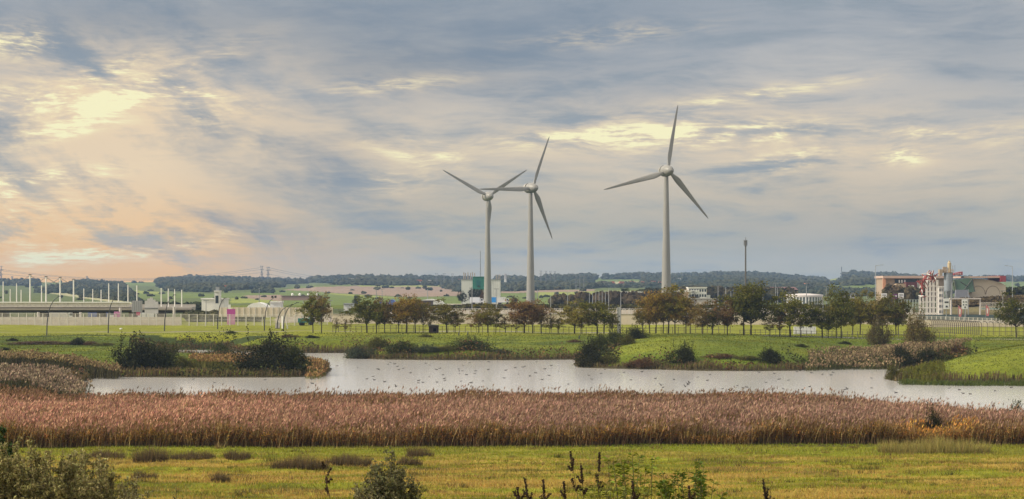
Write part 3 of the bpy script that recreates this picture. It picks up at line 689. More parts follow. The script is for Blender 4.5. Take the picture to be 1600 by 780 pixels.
TREES = [ # px, top, base, width, colour, density
 (489, 466, 518, 34, GN, 1), (504, 464, 518, 30, BR, 0), (525, 497, 520, 12, BR, 0), (539, 499, 520, 18, BR, 0), (574, 471, 519, 50, DG, 1), (589, 476, 519, 34, GN, 1), (602, 474, 519, 32, BR, 1),
 (622, 480, 519, 26, BR, 0), (635, 470, 519, 42, OR, 1), (649, 469, 519, 36, BR, 1), (661, 477, 519, 26, OL, 0), (698, 476, 517, 42, OL, 1), (711, 490, 518, 24, RB, 0), (748, 489, 523, 30, RB, 0),
 (762, 481, 523, 36, OL, 1), (775, 490, 523, 26, DG, 1), (790, 498, 523, 26, RB, 0), (806, 497, 523, 22, BR, 0), (819, 473, 523, 48, RB, 1), (833, 476, 523, 40, RB, 1), (846, 486, 523, 30, BR, 0), (859, 497, 523, 20, OL, 0),
 (873, 498, 523, 22, OL, 0), (897, 479, 523, 46, OL, 1), (910, 487, 522, 28, BR, 0), (934, 474, 522, 44, GN, 1), (945, 481, 522, 32, GN, 0), (958, 490, 521, 20, OL, 0),
 (1004, 481, 519, 32, OL, 0), (1015, 470, 519, 34, BR, 1), (1026, 462, 519, 36, OR, 1), (1037, 461, 518, 34, BR, 1), (1045, 458, 518, 46, OL, 1), (1056, 460, 518, 36, OR, 1), (1071, 463, 518, 34, BR, 0), (1079, 478, 518, 22, RB, 0),
 (1098, 480, 529, 40, BR, 1), (1111, 480, 529, 34, DG, 0), (1137, 476, 530, 38, RB, 1), (1163, 449, 529, 54, GN, 1), (1176, 456, 529, 48, DG, 1), (1201, 497, 530, 24, OL, 0), (1221, 493, 529, 30, RB, 0),
 (1233, 468, 527, 50, GN, 1), (1254, 484, 526, 26, OL, 0), (1281, 480, 526, 48, DG, 1), (1291, 486, 526, 30, GN, 0), (1311, 457, 526, 40, DG, 1), (1303, 468, 526, 28, OL, 0), (1336, 476, 524, 36, OL, 1), (1345, 465, 524, 40, OL, 1),
 (1364, 479, 524, 38, BR, 1), (1380, 468, 522, 36, OL, 1), (1397, 471, 521, 36, GN, 1), (1407, 473, 521, 28, BR, 0)]
LMK = [(457, 'curved lamp pair'), (678, 'small hut'), (762, 'left wind turbine'), (829, 'middle wind turbine'), (968, 'tall grey marker board'), (1041, 'right wind turbine'), (1165, 'tall phone mast'), (1258, 'white board under the trees'), (1434, 'autumn bushes')]
ORD = ['first', 'second', 'third', 'fourth', 'fifth', 'sixth', 'seventh', 'eighth', 'ninth']
TREES.sort()
for i, (px_, ty, by, w_, c_, dn) in enumerate(TREES):
    Yt = 545 if by < 525 else 508
    X0 = xx(px_, Yt + random.uniform(-4, 4)); zb = G(X0, Yt); hh = zz(ty, Yt) - zb; ww = w_ / F * Yt
    L = min(LMK, key=lambda l: abs(l[0] - px_) + (0 if l[0] != px_ else 1)); side = 'right' if px_ > L[0] else 'left'
    same = sorted([t[0] for t in TREES if min(LMK, key=lambda l: abs(l[0] - t[0]))[1] == L[1] and (t[0] > L[0]) == (side == 'right')], key=lambda a: abs(a - L[0]))
    sz = 'sapling sized' if hh < 4.2 else ('big' if hh > 6.8 else 'medium')
    t = thing('park_tree', f'{sz} {cname[c_]} tree, {ORD[same.index(px_)]} trunk to the {side} of the {L[1]}', 'tree', (X0, Yt, zb), random.uniform(0, 6.28), 'trees in the row behind the pond')
    v = TV[random.choice([0, 1, 2, 3] if dn else [4, 5, 6])] if hh > 4.2 else TV[7]
    jit = random.uniform(.8, 1.25); sx = ww / 4.9
    sc = (sx, sx, hh / 6.95)
    link('trunk', v[0], t, scale=(max(sx, .6), max(sx, .6), hh / 6.95)); link('crown', v[1], t, color=[q_ * jit for q_ in c_], scale=sc)
# big dark tree cut by the right frame edge
t = thing('park_tree', 'large dark green tree cut by the right edge of the picture', 'tree', at(1588, 520), 1.0)
v = TV[2]; hh = zz(461, 520) - G(xx(1588, 520), 520); link('trunk', v[0], t, scale=(1.2, 1.2, hh / 7.7)); link('crown', v[1], t, color=DG, scale=(1.25, 1.25, hh / 7.7))

def make_bush_mesh(seed, nclump, per, leaf=.17, w=5.0, h=3.0, spikes=0):
    g = np.random.default_rng(seed); fo = MB(); st = MB()
    cen = []
    for _ in range(nclump):
        a = g.uniform(0, 6.283); e = math.asin(g.uniform(0.02, 1)); r = g.uniform(.45, 1.0) ** .5
        lobe = .8 + .25 * math.sin(3 * a + seed) + g.uniform(-.1, .1)
        cen.append([math.cos(a) * math.cos(e) * r * w / 2 * lobe, math.sin(a) * math.cos(e) * r * w / 2 * lobe, math.sin(e) * r * h * (.85 + .3 * math.sin(2 * a + 1.3 * seed) * .5)])
    cen = np.array(cen)
    for i, q_ in enumerate(cen):
        if i % 3 == 0: st.tube([(q_[0] * .15, q_[1] * .15, -.15), (q_[0] * .6, q_[1] * .6, q_[2] * .55), tuple(q_)], [.05, .03, .012], 4, cap=False)
    P = np.repeat(cen, per, 0) + g.normal(0, 1, (nclump * per, 3)) * np.array([.34, .34, .26]) * w / 5
    for _ in range(spikes):
        a = g.uniform(0, 6.283); rr_ = g.uniform(0, w * .36); b_ = np.array([math.cos(a) * rr_, math.sin(a) * rr_, h * .6]); tp = b_ + np.array([g.normal(0, .25), g.normal(0, .25), h * g.uniform(.35, .75)])
        st.tube([b_, tp], [.02, .008], 3, cap=False); k = 46; t_ = g.uniform(0, 1, (k, 1)); P = np.concatenate([P, b_ + (tp - b_) * t_ + g.normal(0, .1, (k, 3))])
    P[:, 2] = np.maximum(P[:, 2], .03)
    fo.leaves(P, leaf, leaf * .6, g, upbias=.3)
    return st.mesh('stems', TWIG()), fo.mesh('foliage', LEAF())
BV = [make_bush_mesh(200 + i, nc, pc, spikes=sp) for i, (nc, pc, sp) in enumerate([(95, 75, 4), (90, 70, 0), (80, 75, 12), (105, 65, 6), (75, 60, 30)])]
def bush(px_, ty, by, w_, Yb, c_, label, v=None, cat='bush', group=None):
    X0 = xx(px_, Yb); zb = max(G(X0, Yb), 0.0); hh = max(zz(ty, Yb) - zb, .5) * 1.1; ww = w_ / F * Yb
    t = thing('bush', label, cat, (X0, Yb, zb - .05), random.uniform(0, 6.28), group)
    st, fo = BV[v if v is not None else random.randrange(4)]; sc = (ww / 4.1, ww / 4.1, hh / ((3.25 if v != 4 else 4.7) if by - ty > 50 else 2.45))
    link('stems', st, t, scale=sc); link('foliage', fo, t, color=c_, scale=sc)
DB = (.024, .026, .006); MG = (.045, .052, .010); OG = (.090, .085, .016); RS = (.10, .055, .026); GG = (.055, .065, .032)
for a in [(212, 531, 587, 66, 377, DB, 'tall blackish green bush at the left end of the island', 2), (255, 526, 587, 60, 377, MG, 'bush with tall upright shoots on the island', 4), (232, 545, 588, 70, 377, DB, 'low dark bush at the foot of the island shoots', 1),
          (282, 560, 588, 40, 384, OG, 'low olive bush between the two big island bushes', 1), (345, 541, 572, 40, 470, MG, 'round green bush on the spit behind the island', 0), (331, 565, 588, 44, 386, GG, 'low grey green bush in the middle of the island', 1), (374, 562, 588, 34, 385, OG, 'small olive bush left of the biggest island bush', 3),
          (420, 525, 588, 80, 374, DB, 'biggest dark bush of the island', 3), (462, 549, 588, 48, 373, MG, 'lower green bush at the right flank of the biggest island bush', 0), (400, 560, 589, 50, 374, DB, 'dark low bush in front of the biggest island bush', 1),
          (361, 531, 547, 20, 545, MG, 'small round bush on the far shore behind the island', 0), (487, 533, 552, 20, 520, DB, 'small dark bush alone on the far shore right of the island', 0), (452, 536, 551, 26, 522, RS, 'rusty bush on the far shore behind the island', 1),
          (20, 535, 544, 18, 512, DB, 'small dark bush on the lawn at the far left', 0), (121, 530, 548, 24, 500, DB, 'dark round bush on the left lawn', 0), (140, 534, 549, 26, 500, RS, 'brownish bush beside the dark round bush on the left lawn', 1), (163, 539, 550, 34, 498, OG, 'low olive scrub right of the brownish bush on the left lawn', 1),
          (5, 549, 560, 24, 470, DB, 'dark bush at the left picture edge above the pale reeds', 1), (72, 543, 549, 110, 503, RS, 'low rusty scrub strip across the left lawn', 1),
          (564, 543, 562, 48, 463, GG, 'grey green bush at the left tip of the peninsula', 1), (588, 531, 553, 30, 480, OG, 'upright olive bush on the peninsula slope', 0), (601, 534, 548, 16, 490, DB, 'tiny dark bush on the peninsula slope', 0),
          (626, 537, 562, 52, 463, MG, 'broad green bush on the peninsula shore', 0), (668, 541, 562, 50, 462, GG, 'grey green bush between two greener peninsula bushes', 3), (700, 541, 562, 44, 462, OG, 'olive bush on the peninsula shore', 1), (736, 532, 562, 64, 464, MG, 'highest bush of the peninsula shore', 3), (783, 547, 562, 36, 460, GG, 'last low bush of the peninsula shore', 1),
          (666, 524, 530, 22, 520, OG, 'small scrub patch on top of the peninsula bank', 1), (898, 538, 552, 26, 490, RS, 'rusty bush left of the dark bushes on the mound', 1),
          (920, 541, 575, 38, 412, DB, 'near black bush at the waterline on the left of the mound', 3), (935, 530, 562, 34, 440, MG, 'dark green bush above the waterline bush of the mound', 0), (963, 522, 552, 42, 455, MG, 'leafy green bush on the shoulder of the mound', 2), (994, 515, 541, 34, 468, DB, 'upright dark bush on top of the mound', 3), (980, 526, 552, 26, 450, OG, 'olive bush squeezed between mound bushes', 1),
          (950, 556, 576, 40, 412, OG, 'olive scrub right of the waterline bush', 1), (1068, 545, 578, 42, 404, DB, 'round near black bush below the mound on the shore', 3), (1125, 553, 578, 46, 406, RS, 'brown scrub on the shore between two dark round bushes', 1), (1204, 549, 579, 38, 402, DB, 'dark round bush on the shore right of the brown scrub', 0),
          (1252, 549, 562, 22, 440, MG, 'small green bush left of the straw coloured reeds', 0), (1165, 562, 579, 40, 404, OG, 'low olive scrub on the shore left of the second dark bush', 1), (1010, 561, 577, 60, 405, RS, 'low rusty scrub on the shore below the mound', 1),
          (1319, 544, 551, 22, 480, DB, 'tiny dark bush on the grass left of the autumn bushes', 1), (1372, 512, 546, 38, 482, (.105, .085, .03), 'left one of two yellow brown autumn bushes', 2), (1434, 502, 545, 42, 480, (.14, .105, .032), 'right one of two yellow brown autumn bushes', 2),
          (1490, 541, 556, 50, 440, RS, 'rusty bush behind the right hand reeds', 1), (1468, 538, 552, 40, 445, GG, 'grey green bush left of the rusty bush on the right', 0), (1407, 548, 575, 46, 407, DB, 'dark bush in the straw coloured reeds', 0), (1450, 550, 576, 46, 408, DB, 'dark bush right of the other one in the straw coloured reeds', 3), (1480, 556, 577, 46, 407, MG, 'low green bush at the mouth of the right inlet', 1),
          (1395, 576, 594, 20, 355, OG, 'small round yellow green bush at the tip of the right hand spit', 0), (1437, 578, 596, 16, 354, MG, 'small dark clump on the right hand spit', 0),
          (1458, 651, 676, 30, 206, DB, 'small dark bush inside the reed bed on the right', 3), (1408, 641, 652, 52, 228, MG, 'dark green scrub among the reed plumes on the right', 1), (1590, 638, 655, 40, 222, MG, 'green bush at the far right end of the reed bed', 1), (1130, 632, 640, 10, 240, DB, 'tiny dark shrub among the reed plumes', 1)]:
    bush(*a[:7], v=a[7])

# ------------------------------------------------------------------ foreground thicket and weeds
def twig_bush(px_, ty, wpx, Yb, c_, label, nst=60, leaf=(.085, .036), nleaf=60, dens=1.0, seed=1, upl=.5, name='thicket'):
    g = np.random.default_rng(seed); X0 = xx(px_, Yb); zb = G(X0, Yb); H_ = zz(ty, Yb) - zb; w_ = wpx / F * Yb / 2
    t = thing(name, label, 'bush', (X0, Yb, zb)); st = MB(); fo = MB(); PP = []; 
    for i in range(nst):
        a = g.uniform(0, 6.283); r = math.sqrt(g.uniform(0, 1)); tip = np.array([math.cos(a) * r * w_, math.sin(a) * r * min(w_, 1.4), H_ * (1 - .55 * r * r) * g.uniform(.55, 1.03) ])
        b_ = np.array([tip[0] * .45, tip[1] * .45, 0]); mid = (b_ + tip) / 2 + np.array([tip[0] * .2, 0, 0]) + g.normal(0, .06, 3)
        st.tube([b_, mid, tip], [.018, .010, .004], 4, cap=False)
        for j in range(5):
            t0 = g.uniform(.45, .97); q0 = mid + (tip - mid) * ((t0 - .45) / .55); dr = g.normal(0, 1, 3) * np.array([1, 1, .6]) + np.array([0, 0, .7]); dr *= g.uniform(.12, .36) / np.linalg.norm(dr)
            q1 = q0 + dr; st.tube([q0, q1], [.006, .0025], 3, cap=False)
            k = int(nleaf * dens / 5); s_ = g.uniform(0, 1, (k, 1)); PP.append(q0 + (q1 - q0) * s_ + g.normal(0, .028, (k, 3)))
        k = int(nleaf * dens * .6); s_ = g.uniform(.35, 1, (k, 1)) ** .7; PP.append(mid + (tip - mid) * s_ + g.normal(0, .04, (k, 3)))
    fo.leaves(np.concatenate(PP), leaf[0], leaf[1], g, upbias=upl)
    st.build('stems', TWIG(), t); o = fo.build('foliage', LEAF(), t); o.color = (*c_, 1); return t
GY = (.25, .22, .085); GY2 = (.20, .18, .08)
twig_bush(40, 688, 260, 58, GY, 'dense grey green thicket in the lower left corner', 260, nleaf=190, seed=5)
twig_bush(128, 698, 175, 61, GY, 'grey green thicket with bare shoots right of the corner thicket', 190, nleaf=130, seed=6)
twig_bush(-6, 650, 80, 76, (.045, .075, .018), 'tall dark green bush at the left edge before the reeds', 130, leaf=(.09, .055), nleaf=220, seed=7, name='bush')
twig_bush(210, 742, 90, 57, GY2, 'thin twiggy bush with few leaves right of the thickets', 36, nleaf=50, seed=8)
twig_bush(605, 703, 118, 57, (.135, .13, .055), 'round thorn bush in the bottom middle of the picture', 150, leaf=(.06, .042), nleaf=120, seed=9)
twig_bush(570, 742, 60, 56, GY2, 'low side shoots left of the round thorn bush', 30, nleaf=50, seed=10)
twig_bush(730, 762, 50, 54, (.07, .055, .03), 'low brown twigs right of the round thorn bush', 14, nleaf=14, seed=11)
twig_bush(272, 762, 60, 54, (.07, .065, .03), 'low brown twigs in the bottom left quarter', 16, nleaf=16, seed=12)
twig_bush(1205, 756, 34, 54, (.06, .05, .03), 'short dark twigs near the bottom right of centre', 12, nleaf=12, seed=13)
twig_bush(5, 752, 26, 44, (.20, .23, .03), 'bright yellow green shoot in the bottom left corner', 12, nleaf=60, seed=14)
# dock stalks with dark seed heads
def dock(px_, ty, pxb, Yb, label, seed, head=.34):
    g = np.random.default_rng(seed); X0 = xx(pxb, Yb); zb = G(X0, Yb); tip = np.array([xx(px_, Yb) - X0, g.uniform(-.1, .1), zz(ty, Yb) - zb]); L = np.linalg.norm(tip)
    t = thing('dock_plant', label, 'weed', (X0, Yb, zb), 0, 'dead dock stalks in the foreground')
    st = MB().tube([(0, 0, 0), tuple(tip * .5 + np.array([-tip[0] * .12, 0, 0])), tuple(tip)], [.012, .009, .004], 5); hd = MB(); P = []
    k = 220; s_ = g.uniform(1 - head / L * 1.1, 1.0, (k, 1)); P.append(tip * s_ + g.normal(0, .013, (k, 3)) * (1.5 - s_) * 1.6)
    for j in range(4):
        q0 = tip * g.uniform(.62, .85); q1 = q0 + np.array([g.uniform(-.12, .12), g.uniform(-.1, .1), g.uniform(.12, .26)]); st.tube([q0, q1], [.006, .003], 4)
        MB().leaves(q0 + (q1 - q0) * g.uniform(.3, 1, (50, 1)) + g.normal(0, .013, (50, 3)), .04, .03, g).build('side_head', mat('seed_head', (.04, .024, .014), .95, .3, 12, island=.5), t)
    hd.leaves(np.concatenate(P), .035, .028, g)
    st.build('stalk', mat('dead_stalk', (.06, .03, .02), .9, .2, 5), t); hd.build('seed_head', mat('seed_head', (.04, .024, .014), .95, .3, 12, island=.5), t)
for i, a in enumerate([(891, 705, 915, 52, 'tallest dead dock stalk left of the leafy shrub'), (937, 708, 932, 52, 'upright dead dock stalk touching the leafy shrub'), (820, 748, 842, 50, 'leaning dock stalk at the left of the weed group'), (849, 750, 855, 51, 'short upright dock stalk second from the left'),
                       (881, 752, 888, 51, 'thin dock stalk with a small dark head'), (988, 752, 1002, 48, 'thick black dock stalk in front of the leafy shrub'), (1077, 760, 1084, 48, 'short black dock stalk before the right of the leafy shrub'), (808, 762, 826, 47, 'low leaning dock stalk at the bottom edge'),
                       (908, 726, 918, 52, 'side dock stalk beside the tallest one'), (504, 722, 532, 50, 'long thin bare stalk leaning left of the thorn bush'), (1193, 750, 1210, 50, 'dark leaning stalk right of the leafy shrub')]):
    dock(*a, seed=40 + i, head=.34 if i != 9 else .1)
# green leafy shrub
def leafy(stems, base_px, Yb, label, c_, seed, L=.15, Wl=.052, k=30):
    g = np.random.default_rng(seed); X0 = xx(base_px, Yb); zb = G(X0, Yb); t = thing('leafy_shrub', label, 'shrub', (X0, Yb, zb)); st = MB(); fo = MB()
    for (px_, py_) in stems:
        tip = np.array([xx(px_, Yb) - X0, g.uniform(-.5, .5), zz(py_, Yb) - zb]); b_ = np.array([tip[0] * .35, tip[1] * .3, 0]); mid = (tip + b_) / 2 + g.normal(0, .04, 3)
        st.tube([b_, mid, tip], [.012, .008, .003], 4, cap=False)
        s_ = 1 - g.uniform(0, .75, k) ** 1.5; P = mid + (tip - mid) * ((s_ - .5) * 2)[:, None]
        an = g.uniform(0, 6.283, k); dr = np.column_stack([np.cos(an), np.sin(an), g.uniform(-.15, .8, k)]); dr /= np.linalg.norm(dr, axis=1)[:, None]
        ll = L * g.uniform(.6, 1.25, k)[:, None]; tipL = P + dr * ll; sd_ = np.cross(dr, g.normal(size=(k, 3)) * .4 + np.array([0, 0, 1])); sd_ /= np.linalg.norm(sd_, axis=1)[:, None]
        mid_ = P + dr * ll * .45 + np.array([0, 0, .012]); tipL[:, 2] -= .02
        fo.add(np.stack([P, mid_ + sd_ * Wl / 2, tipL, mid_ - sd_ * Wl / 2], 1).reshape(-1, 3), np.arange(4 * k).reshape(-1, 4))
    st.build('stems', mat('green_stem', (.06, .06, .025), .8, .2, 6), t); o = fo.build('foliage', LEAF(), t); o.color = (*c_, 1)
g_ = np.random.default_rng(77)
leafy([(972 + g_.normal(0, 6), 718 + g_.uniform(0, 18)) for _ in range(7)] + [(988, 710), (1000, 714), (1018, 713), (1024, 716), (950, 716), (958, 722), (1010, 733), (1000, 745), (975, 760)], 992, 52, 'open leafy shrub with pointed green leaves between the dock stalks', (.15, .19, .020), 50, k=26)
leafy([(1050 + g_.uniform(-22, 60), 738 + g_.uniform(0, 34)) for _ in range(26)] + [(1093, 723), (1098, 727), (1088, 733), (1062, 736), (1118, 752), (1128, 765), (1050, 745)], 1075, 51, 'denser dark leafy shrub right of the open shrub', (.105, .145, .016), 51, k=30)
leafy([(905 + g_.uniform(-10, 110), 752 + g_.uniform(0, 20)) for _ in range(22)], 955, 49, 'low green leaves below the dock stalks', (.17, .18, .03), 52, L=.12, k=22)

# ------------------------------------------------------------------ far woods (one mass) and hedges
import bmesh
bm = bmesh.new(); bmesh.ops.create_icosphere(bm, subdivisions=2, radius=1); IV = np.array([v.co for v in bm.verts]); IF = np.array([[v.index for v in f.verts] for f in bm.faces]); bm.free()
def blobs(name, P, R_, Hh, colr, label, g=rng, rough=.35, kind='stuff', cat=None, fluff=6):
    n = len(P); V = IV[None] * (1 + rough * (g.uniform(-1, 1, (n, len(IV), 1)))) * np.stack([R_, R_, Hh / 2], -1)[:, None, :]
    V[..., 2] += (Hh * .5)[:, None]; V += P[:, None, :]
    mb = MB(); mb.add(V.reshape(-1, 3), (IF[None] + (np.arange(n) * len(IV))[:, None, None]).reshape(-1, 3), np.repeat(colr, len(IV), 0))
    if fluff:
        k = fluff; d = g.normal(size=(n, k, 3)); d /= np.linalg.norm(d, axis=2)[..., None]; d[..., 2] = np.abs(d[..., 2])
        Q = P[:, None, :] + np.array([0, 0, .5]) * Hh[:, None, None] + d * np.stack([R_, R_, Hh / 2], -1)[:, None, :] * 1.05
        mb.leaves(Q.reshape(-1, 3), np.repeat(R_ * .5, k), np.repeat(R_ * .4, k), g, col=np.repeat(colr, k, 0) * g.uniform(.6, 1.4, (n * k, 1)))
    o = mb.build(name, mat('far_foliage', attr='Col', rough=.9, var=.35, scale=.12, spec=.05))
    if kind: o['kind'] = kind; o['label'] = label
    return o
WOODS = [[(484, 438), (560, 436), (640, 437), (740, 440), (745, 451), (725, 447), (560, 446), (484, 441)], [(690, 448), (745, 444), (745, 461), (700, 452)],
         [(775, 438), (930, 435.5), (918, 445), (930, 451), (780, 456)], [(925, 436), (1005, 433), (1005, 436.5), (925, 437)], [(1005, 435), (1120, 431), (1180, 430), (1240, 436), (1290, 439), (1290, 458), (1230, 463), (1100, 460), (1005, 451)],
         [(1300, 446), (1322, 440), (1320, 430), (1400, 430), (1400, 442), (1330, 447)], [(1230, 455), (1400, 455), (1400, 463), (1230, 463)],
         [(-60, 439), (55, 441), (60, 447), (-60, 446)], [(55, 458), (95, 450), (130, 444), (190, 447), (218, 473), (150, 466), (100, 458)], [(245, 441), (330, 437), (440, 439), (440, 449), (330, 457), (262, 455)],
         [(440, 443), (482, 441), (482, 443), (440, 445)], [(395, 455), (425, 455), (425, 458), (395, 458)], [(1400, 435), (1660, 437), (1660, 440), (1400, 440)], [(930, 447), (1040, 447), (1040, 450), (930, 450)], [(1240, 445), (1290, 443), (1290, 447), (1240, 449)]]
g2 = np.random.default_rng(5); nC = 90000
px_c = g2.uniform(-80, 1680, nC); Y_c = 1250 * np.exp(g2.uniform(0, math.log(4480 / 1250), nC)); X_c = (px_c - 800) / F * Y_c
Z_c = ground(X_c, Y_c); py_c = 450 - F * (Z_c - HC) / Y_c; k = np.zeros(nC, bool)
for wpoly in WOODS: k |= inpoly(px_c + g2.normal(0, 1.5, nC), py_c, wpoly)
k &= g2.uniform(0, 1, nC) < .5
Pw = np.column_stack([X_c, Y_c, Z_c - 1])[k]; nw = len(Pw); print('wood blobs', nw)
lu = fbm(Pw[:, 0] / 60, Pw[:, 1] / 90, 3, 2)
ks = np.clip(Pw[:, 1] / 4000, .4, 1.05)
cw = cmix([.026, .040, .030], [.070, .072, .042], g2.uniform(0, 1, nw) * .6 + .4 * sstep(lu, .4, .6))
blobs('woodland', Pw, g2.uniform(4.0, 7.5, nw) * ks, g2.uniform(4.5, 9.5, nw) * (.7 + .6 * lu) * ks, cw, 'hazy woods covering the distant hills')
# scattered single hedgerow trees on the plain
k2 = (g2.uniform(0, 1, nC) < .0035) & ~k & (Y_c > 1500); Ph = np.column_stack([X_c, Y_c, Z_c - .5])[k2]; nh = len(Ph)
kh = np.clip(Ph[:, 1] / 4000, .4, 1.0); blobs('hedgerow_trees', Ph, g2.uniform(2.5, 6, nh) * kh, g2.uniform(3, 7, nh) * kh, cmix([.03, .04, .02], [.06, .06, .03], g2.uniform(0, 1, nh)), 'scattered dark hedgerow trees on the far fields')
def hedge(name, px0, px1, top0, top1, Y0, c1, c2, label, n, dep=12, Rr=(1.6, 3.0)):
    p_ = g2.uniform(px0, px1, n); Yh = Y0 + g2.uniform(0, dep, n); Xh = (p_ - 800) / F * Yh; zg = ground(Xh, Yh)
    topz = HC + (450 - np.interp(p_, [px0, px1], [top0, top1]) - g2.normal(0, 1.4, n)) * Yh / F; hh = np.maximum(topz - zg, 1.0)
    return blobs(name, np.column_stack([Xh, Yh, zg]), g2.uniform(*Rr, n), hh, cmix(c1, c2, g2.uniform(0, 1, n)), label, g2, fluff=40, rough=.3)
hedge('hedge', 905, 1062, 459, 458, 1020, [.05, .04, .025], [.09, .065, .04], 'brown leafless hedge behind the middle wind turbine', 110)
hedge('hedge', 1060, 1235, 451, 452, 1300, [.035, .04, .018], [.08, .06, .03], 'dark tree belt behind the white modern building', 130, 40, (2.5, 5))
hedge('hedge', 990, 1060, 456, 452, 1290, [.03, .04, .018], [.05, .05, .02], 'dark green tree belt left of the right wind turbine', 60, 30, (2.5, 4.5))
hedge('hedge', 860, 905, 464, 462, 1050, [.06, .05, .03], [.09, .07, .04], 'low brown shrubs beside the middle wind turbine', 26, 10, (1.2, 2.2))
hedge('hedge', 560, 1330, 480.5, 480.5, 778, [.05, .055, .02], [.08, .07, .03], 'low hedge on top of the embankment before the turbines', 420, 6, (1.2, 2.0))
hedge('hedge', 292, 400, 487, 492, 700, [.06, .07, .025], [.09, .08, .04], 'rough green scrub behind the left fence', 90, 14, (1.4, 2.6))
hedge('hedge', 1478, 1640, 476, 466, 800, [.08, .06, .03], [.11, .08, .04], 'brown scrub on the slope below the domed building', 150, 50, (1.4, 2.6))
hedge('hedge', 1574, 1640, 450, 448, 985, [.03, .04, .018], [.05, .05, .02], 'dark trees at the right edge beyond the slope', 26, 12, (2.0, 3.2))
hedge('hedge', 1385, 1440, 448, 452, 930, [.06, .06, .03], [.10, .07, .04], 'trees in front of the long brown building', 26, 8, (1.4, 2.4))
hedge('hedge', 218, 312, 473, 476, 900, [.03, .04, .02], [.05, .055, .025], 'dark shrubs beyond the viaduct', 60, 16, (1.6, 2.8))
# ------------------------------------------------------------------ wind turbines
def naca(chord, th, n=12):
    a = np.linspace(0, 2 * np.pi, n, endpoint=False); x = np.cos(a) * chord / 2; y = np.sin(a) * th / 2 * (1 + .35 * np.cos(a)); return x, y
def turbine(px_, hub_py, Y0, yaw, th0, Rr, label):
    X0 = xx(px_, Y0); zb = G(X0, Y0); Hh = zz(hub_py, Y0) - zb
    t = thing('wind_turbine', label, 'wind turbine', (X0, Y0, zb), R(yaw), 'wind turbines behind the embankment')
    prof = [(1.75, -.5), (1.72, 0)] + [(1.72 - 1.0 * (s ** .9), s * (Hh - 1.9)) for s in np.linspace(.04, 1, 16)]
    tw = MB().lathe(prof, 28).build('tower', TURB(), t, smooth=True)
    MB().box((0, -1.70, 1.6), (.9, .12, 2.1)).build('door', mat('turbine_door', (.25, .27, .27), .5), tw)
    # egg shaped nacelle, axis along local -Y (towards the viewer)
    L0, L1 = -2.9, 4.2; pr = []
    for s in np.linspace(0, 1, 18):
        y = L0 + (L1 - L0) * s; u = (y + .2) / (2.7 if y < -.2 else 4.4); pr.append((1.93 * math.sqrt(max(0, 1 - u * u)) + .01, y))
    nac = MB(); nac.lathe([(r, y) for r, y in pr if y >= -1.2], 24, (0, 0, Hh), 'y')
    nc = nac.build('nacelle', TURB(), t, smooth=True); nc.data.transform(__import__('mathutils').Matrix.Identity(4))
    hubm = MB(); hubm.lathe([(1.95 * math.sqrt(max(0, 1 - ((y + .9) / 2.9) ** 2)), y - .0) for y in np.linspace(-3.75, -1.26, 10)], 24, (0, 0, Hh), 'y')
    hb = hubm.build('hub', mat('hub_paint', (.42, .39, .33), .5, .08, .3), t, smooth=True)
    MB().lathe([(.01, -.08), (.42, -.08), (.42, .2)], 16, (0, -3.72, Hh), 'y').build('nose_cap', mat('nose_dark', (.06, .05, .05), .7), hb, smooth=False)
    # flip: lathe along y was mirrored so that negative y faces the viewer
    for b in range(3):
        th = R(th0 + 120 * b); secs = []; n = 14
        for s in np.linspace(.0, 1, 22):
            r = 1.2 + (Rr - 1.2) * s
            ch = np.interp(s, [0, .05, .10, .17, .3, .6, .9, .98, 1], [1.0, 1.1, 1.55, 2.05, 1.75, 1.12, .62, .38, .10]); tk = np.interp(s, [0, .05, .15, .4, 1], [1.0, .95, .55, .28, .05])
            tw_ = R(np.interp(s, [0, .15, .5, 1], [32, 26, 10, 2])); x, y = naca(ch, tk, n); x = x + ch * .18 * (-1)
            xr = x * math.cos(tw_) - y * math.sin(tw_); yr = x * math.sin(tw_) + y * math.cos(tw_)
            bend = 3.2 * s
            P = np.column_stack([xr, yr - 1.2 + bend, np.full(n, r)])
            c_, s_ = math.cos(th), math.sin(th)
            secs.append(np.column_stack([P[:, 0] * c_ + P[:, 2] * s_, P[:, 1], -P[:, 0] * s_ + P[:, 2] * c_]))
        V = np.concatenate(secs) + np.array([0, 0, Hh]); ns = len(secs)
        Q = [[i * n + k, i * n + (k + 1) % n, (i + 1) * n + (k + 1) % n, (i + 1) * n + k] for i in range(ns - 1) for k in range(n)]
        mbl = MB().add(V, Q); mbl.add(V[-n:], [list(range(n))]); mbl.build('blade', TURB(), t, smooth=True)
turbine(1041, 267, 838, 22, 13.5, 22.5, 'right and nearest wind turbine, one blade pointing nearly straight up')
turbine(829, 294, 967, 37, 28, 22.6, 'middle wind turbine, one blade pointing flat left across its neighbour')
turbine(762, 307, 1060, 25, 59, 22.2, 'left and farthest wind turbine with one blade hanging down along its tower')

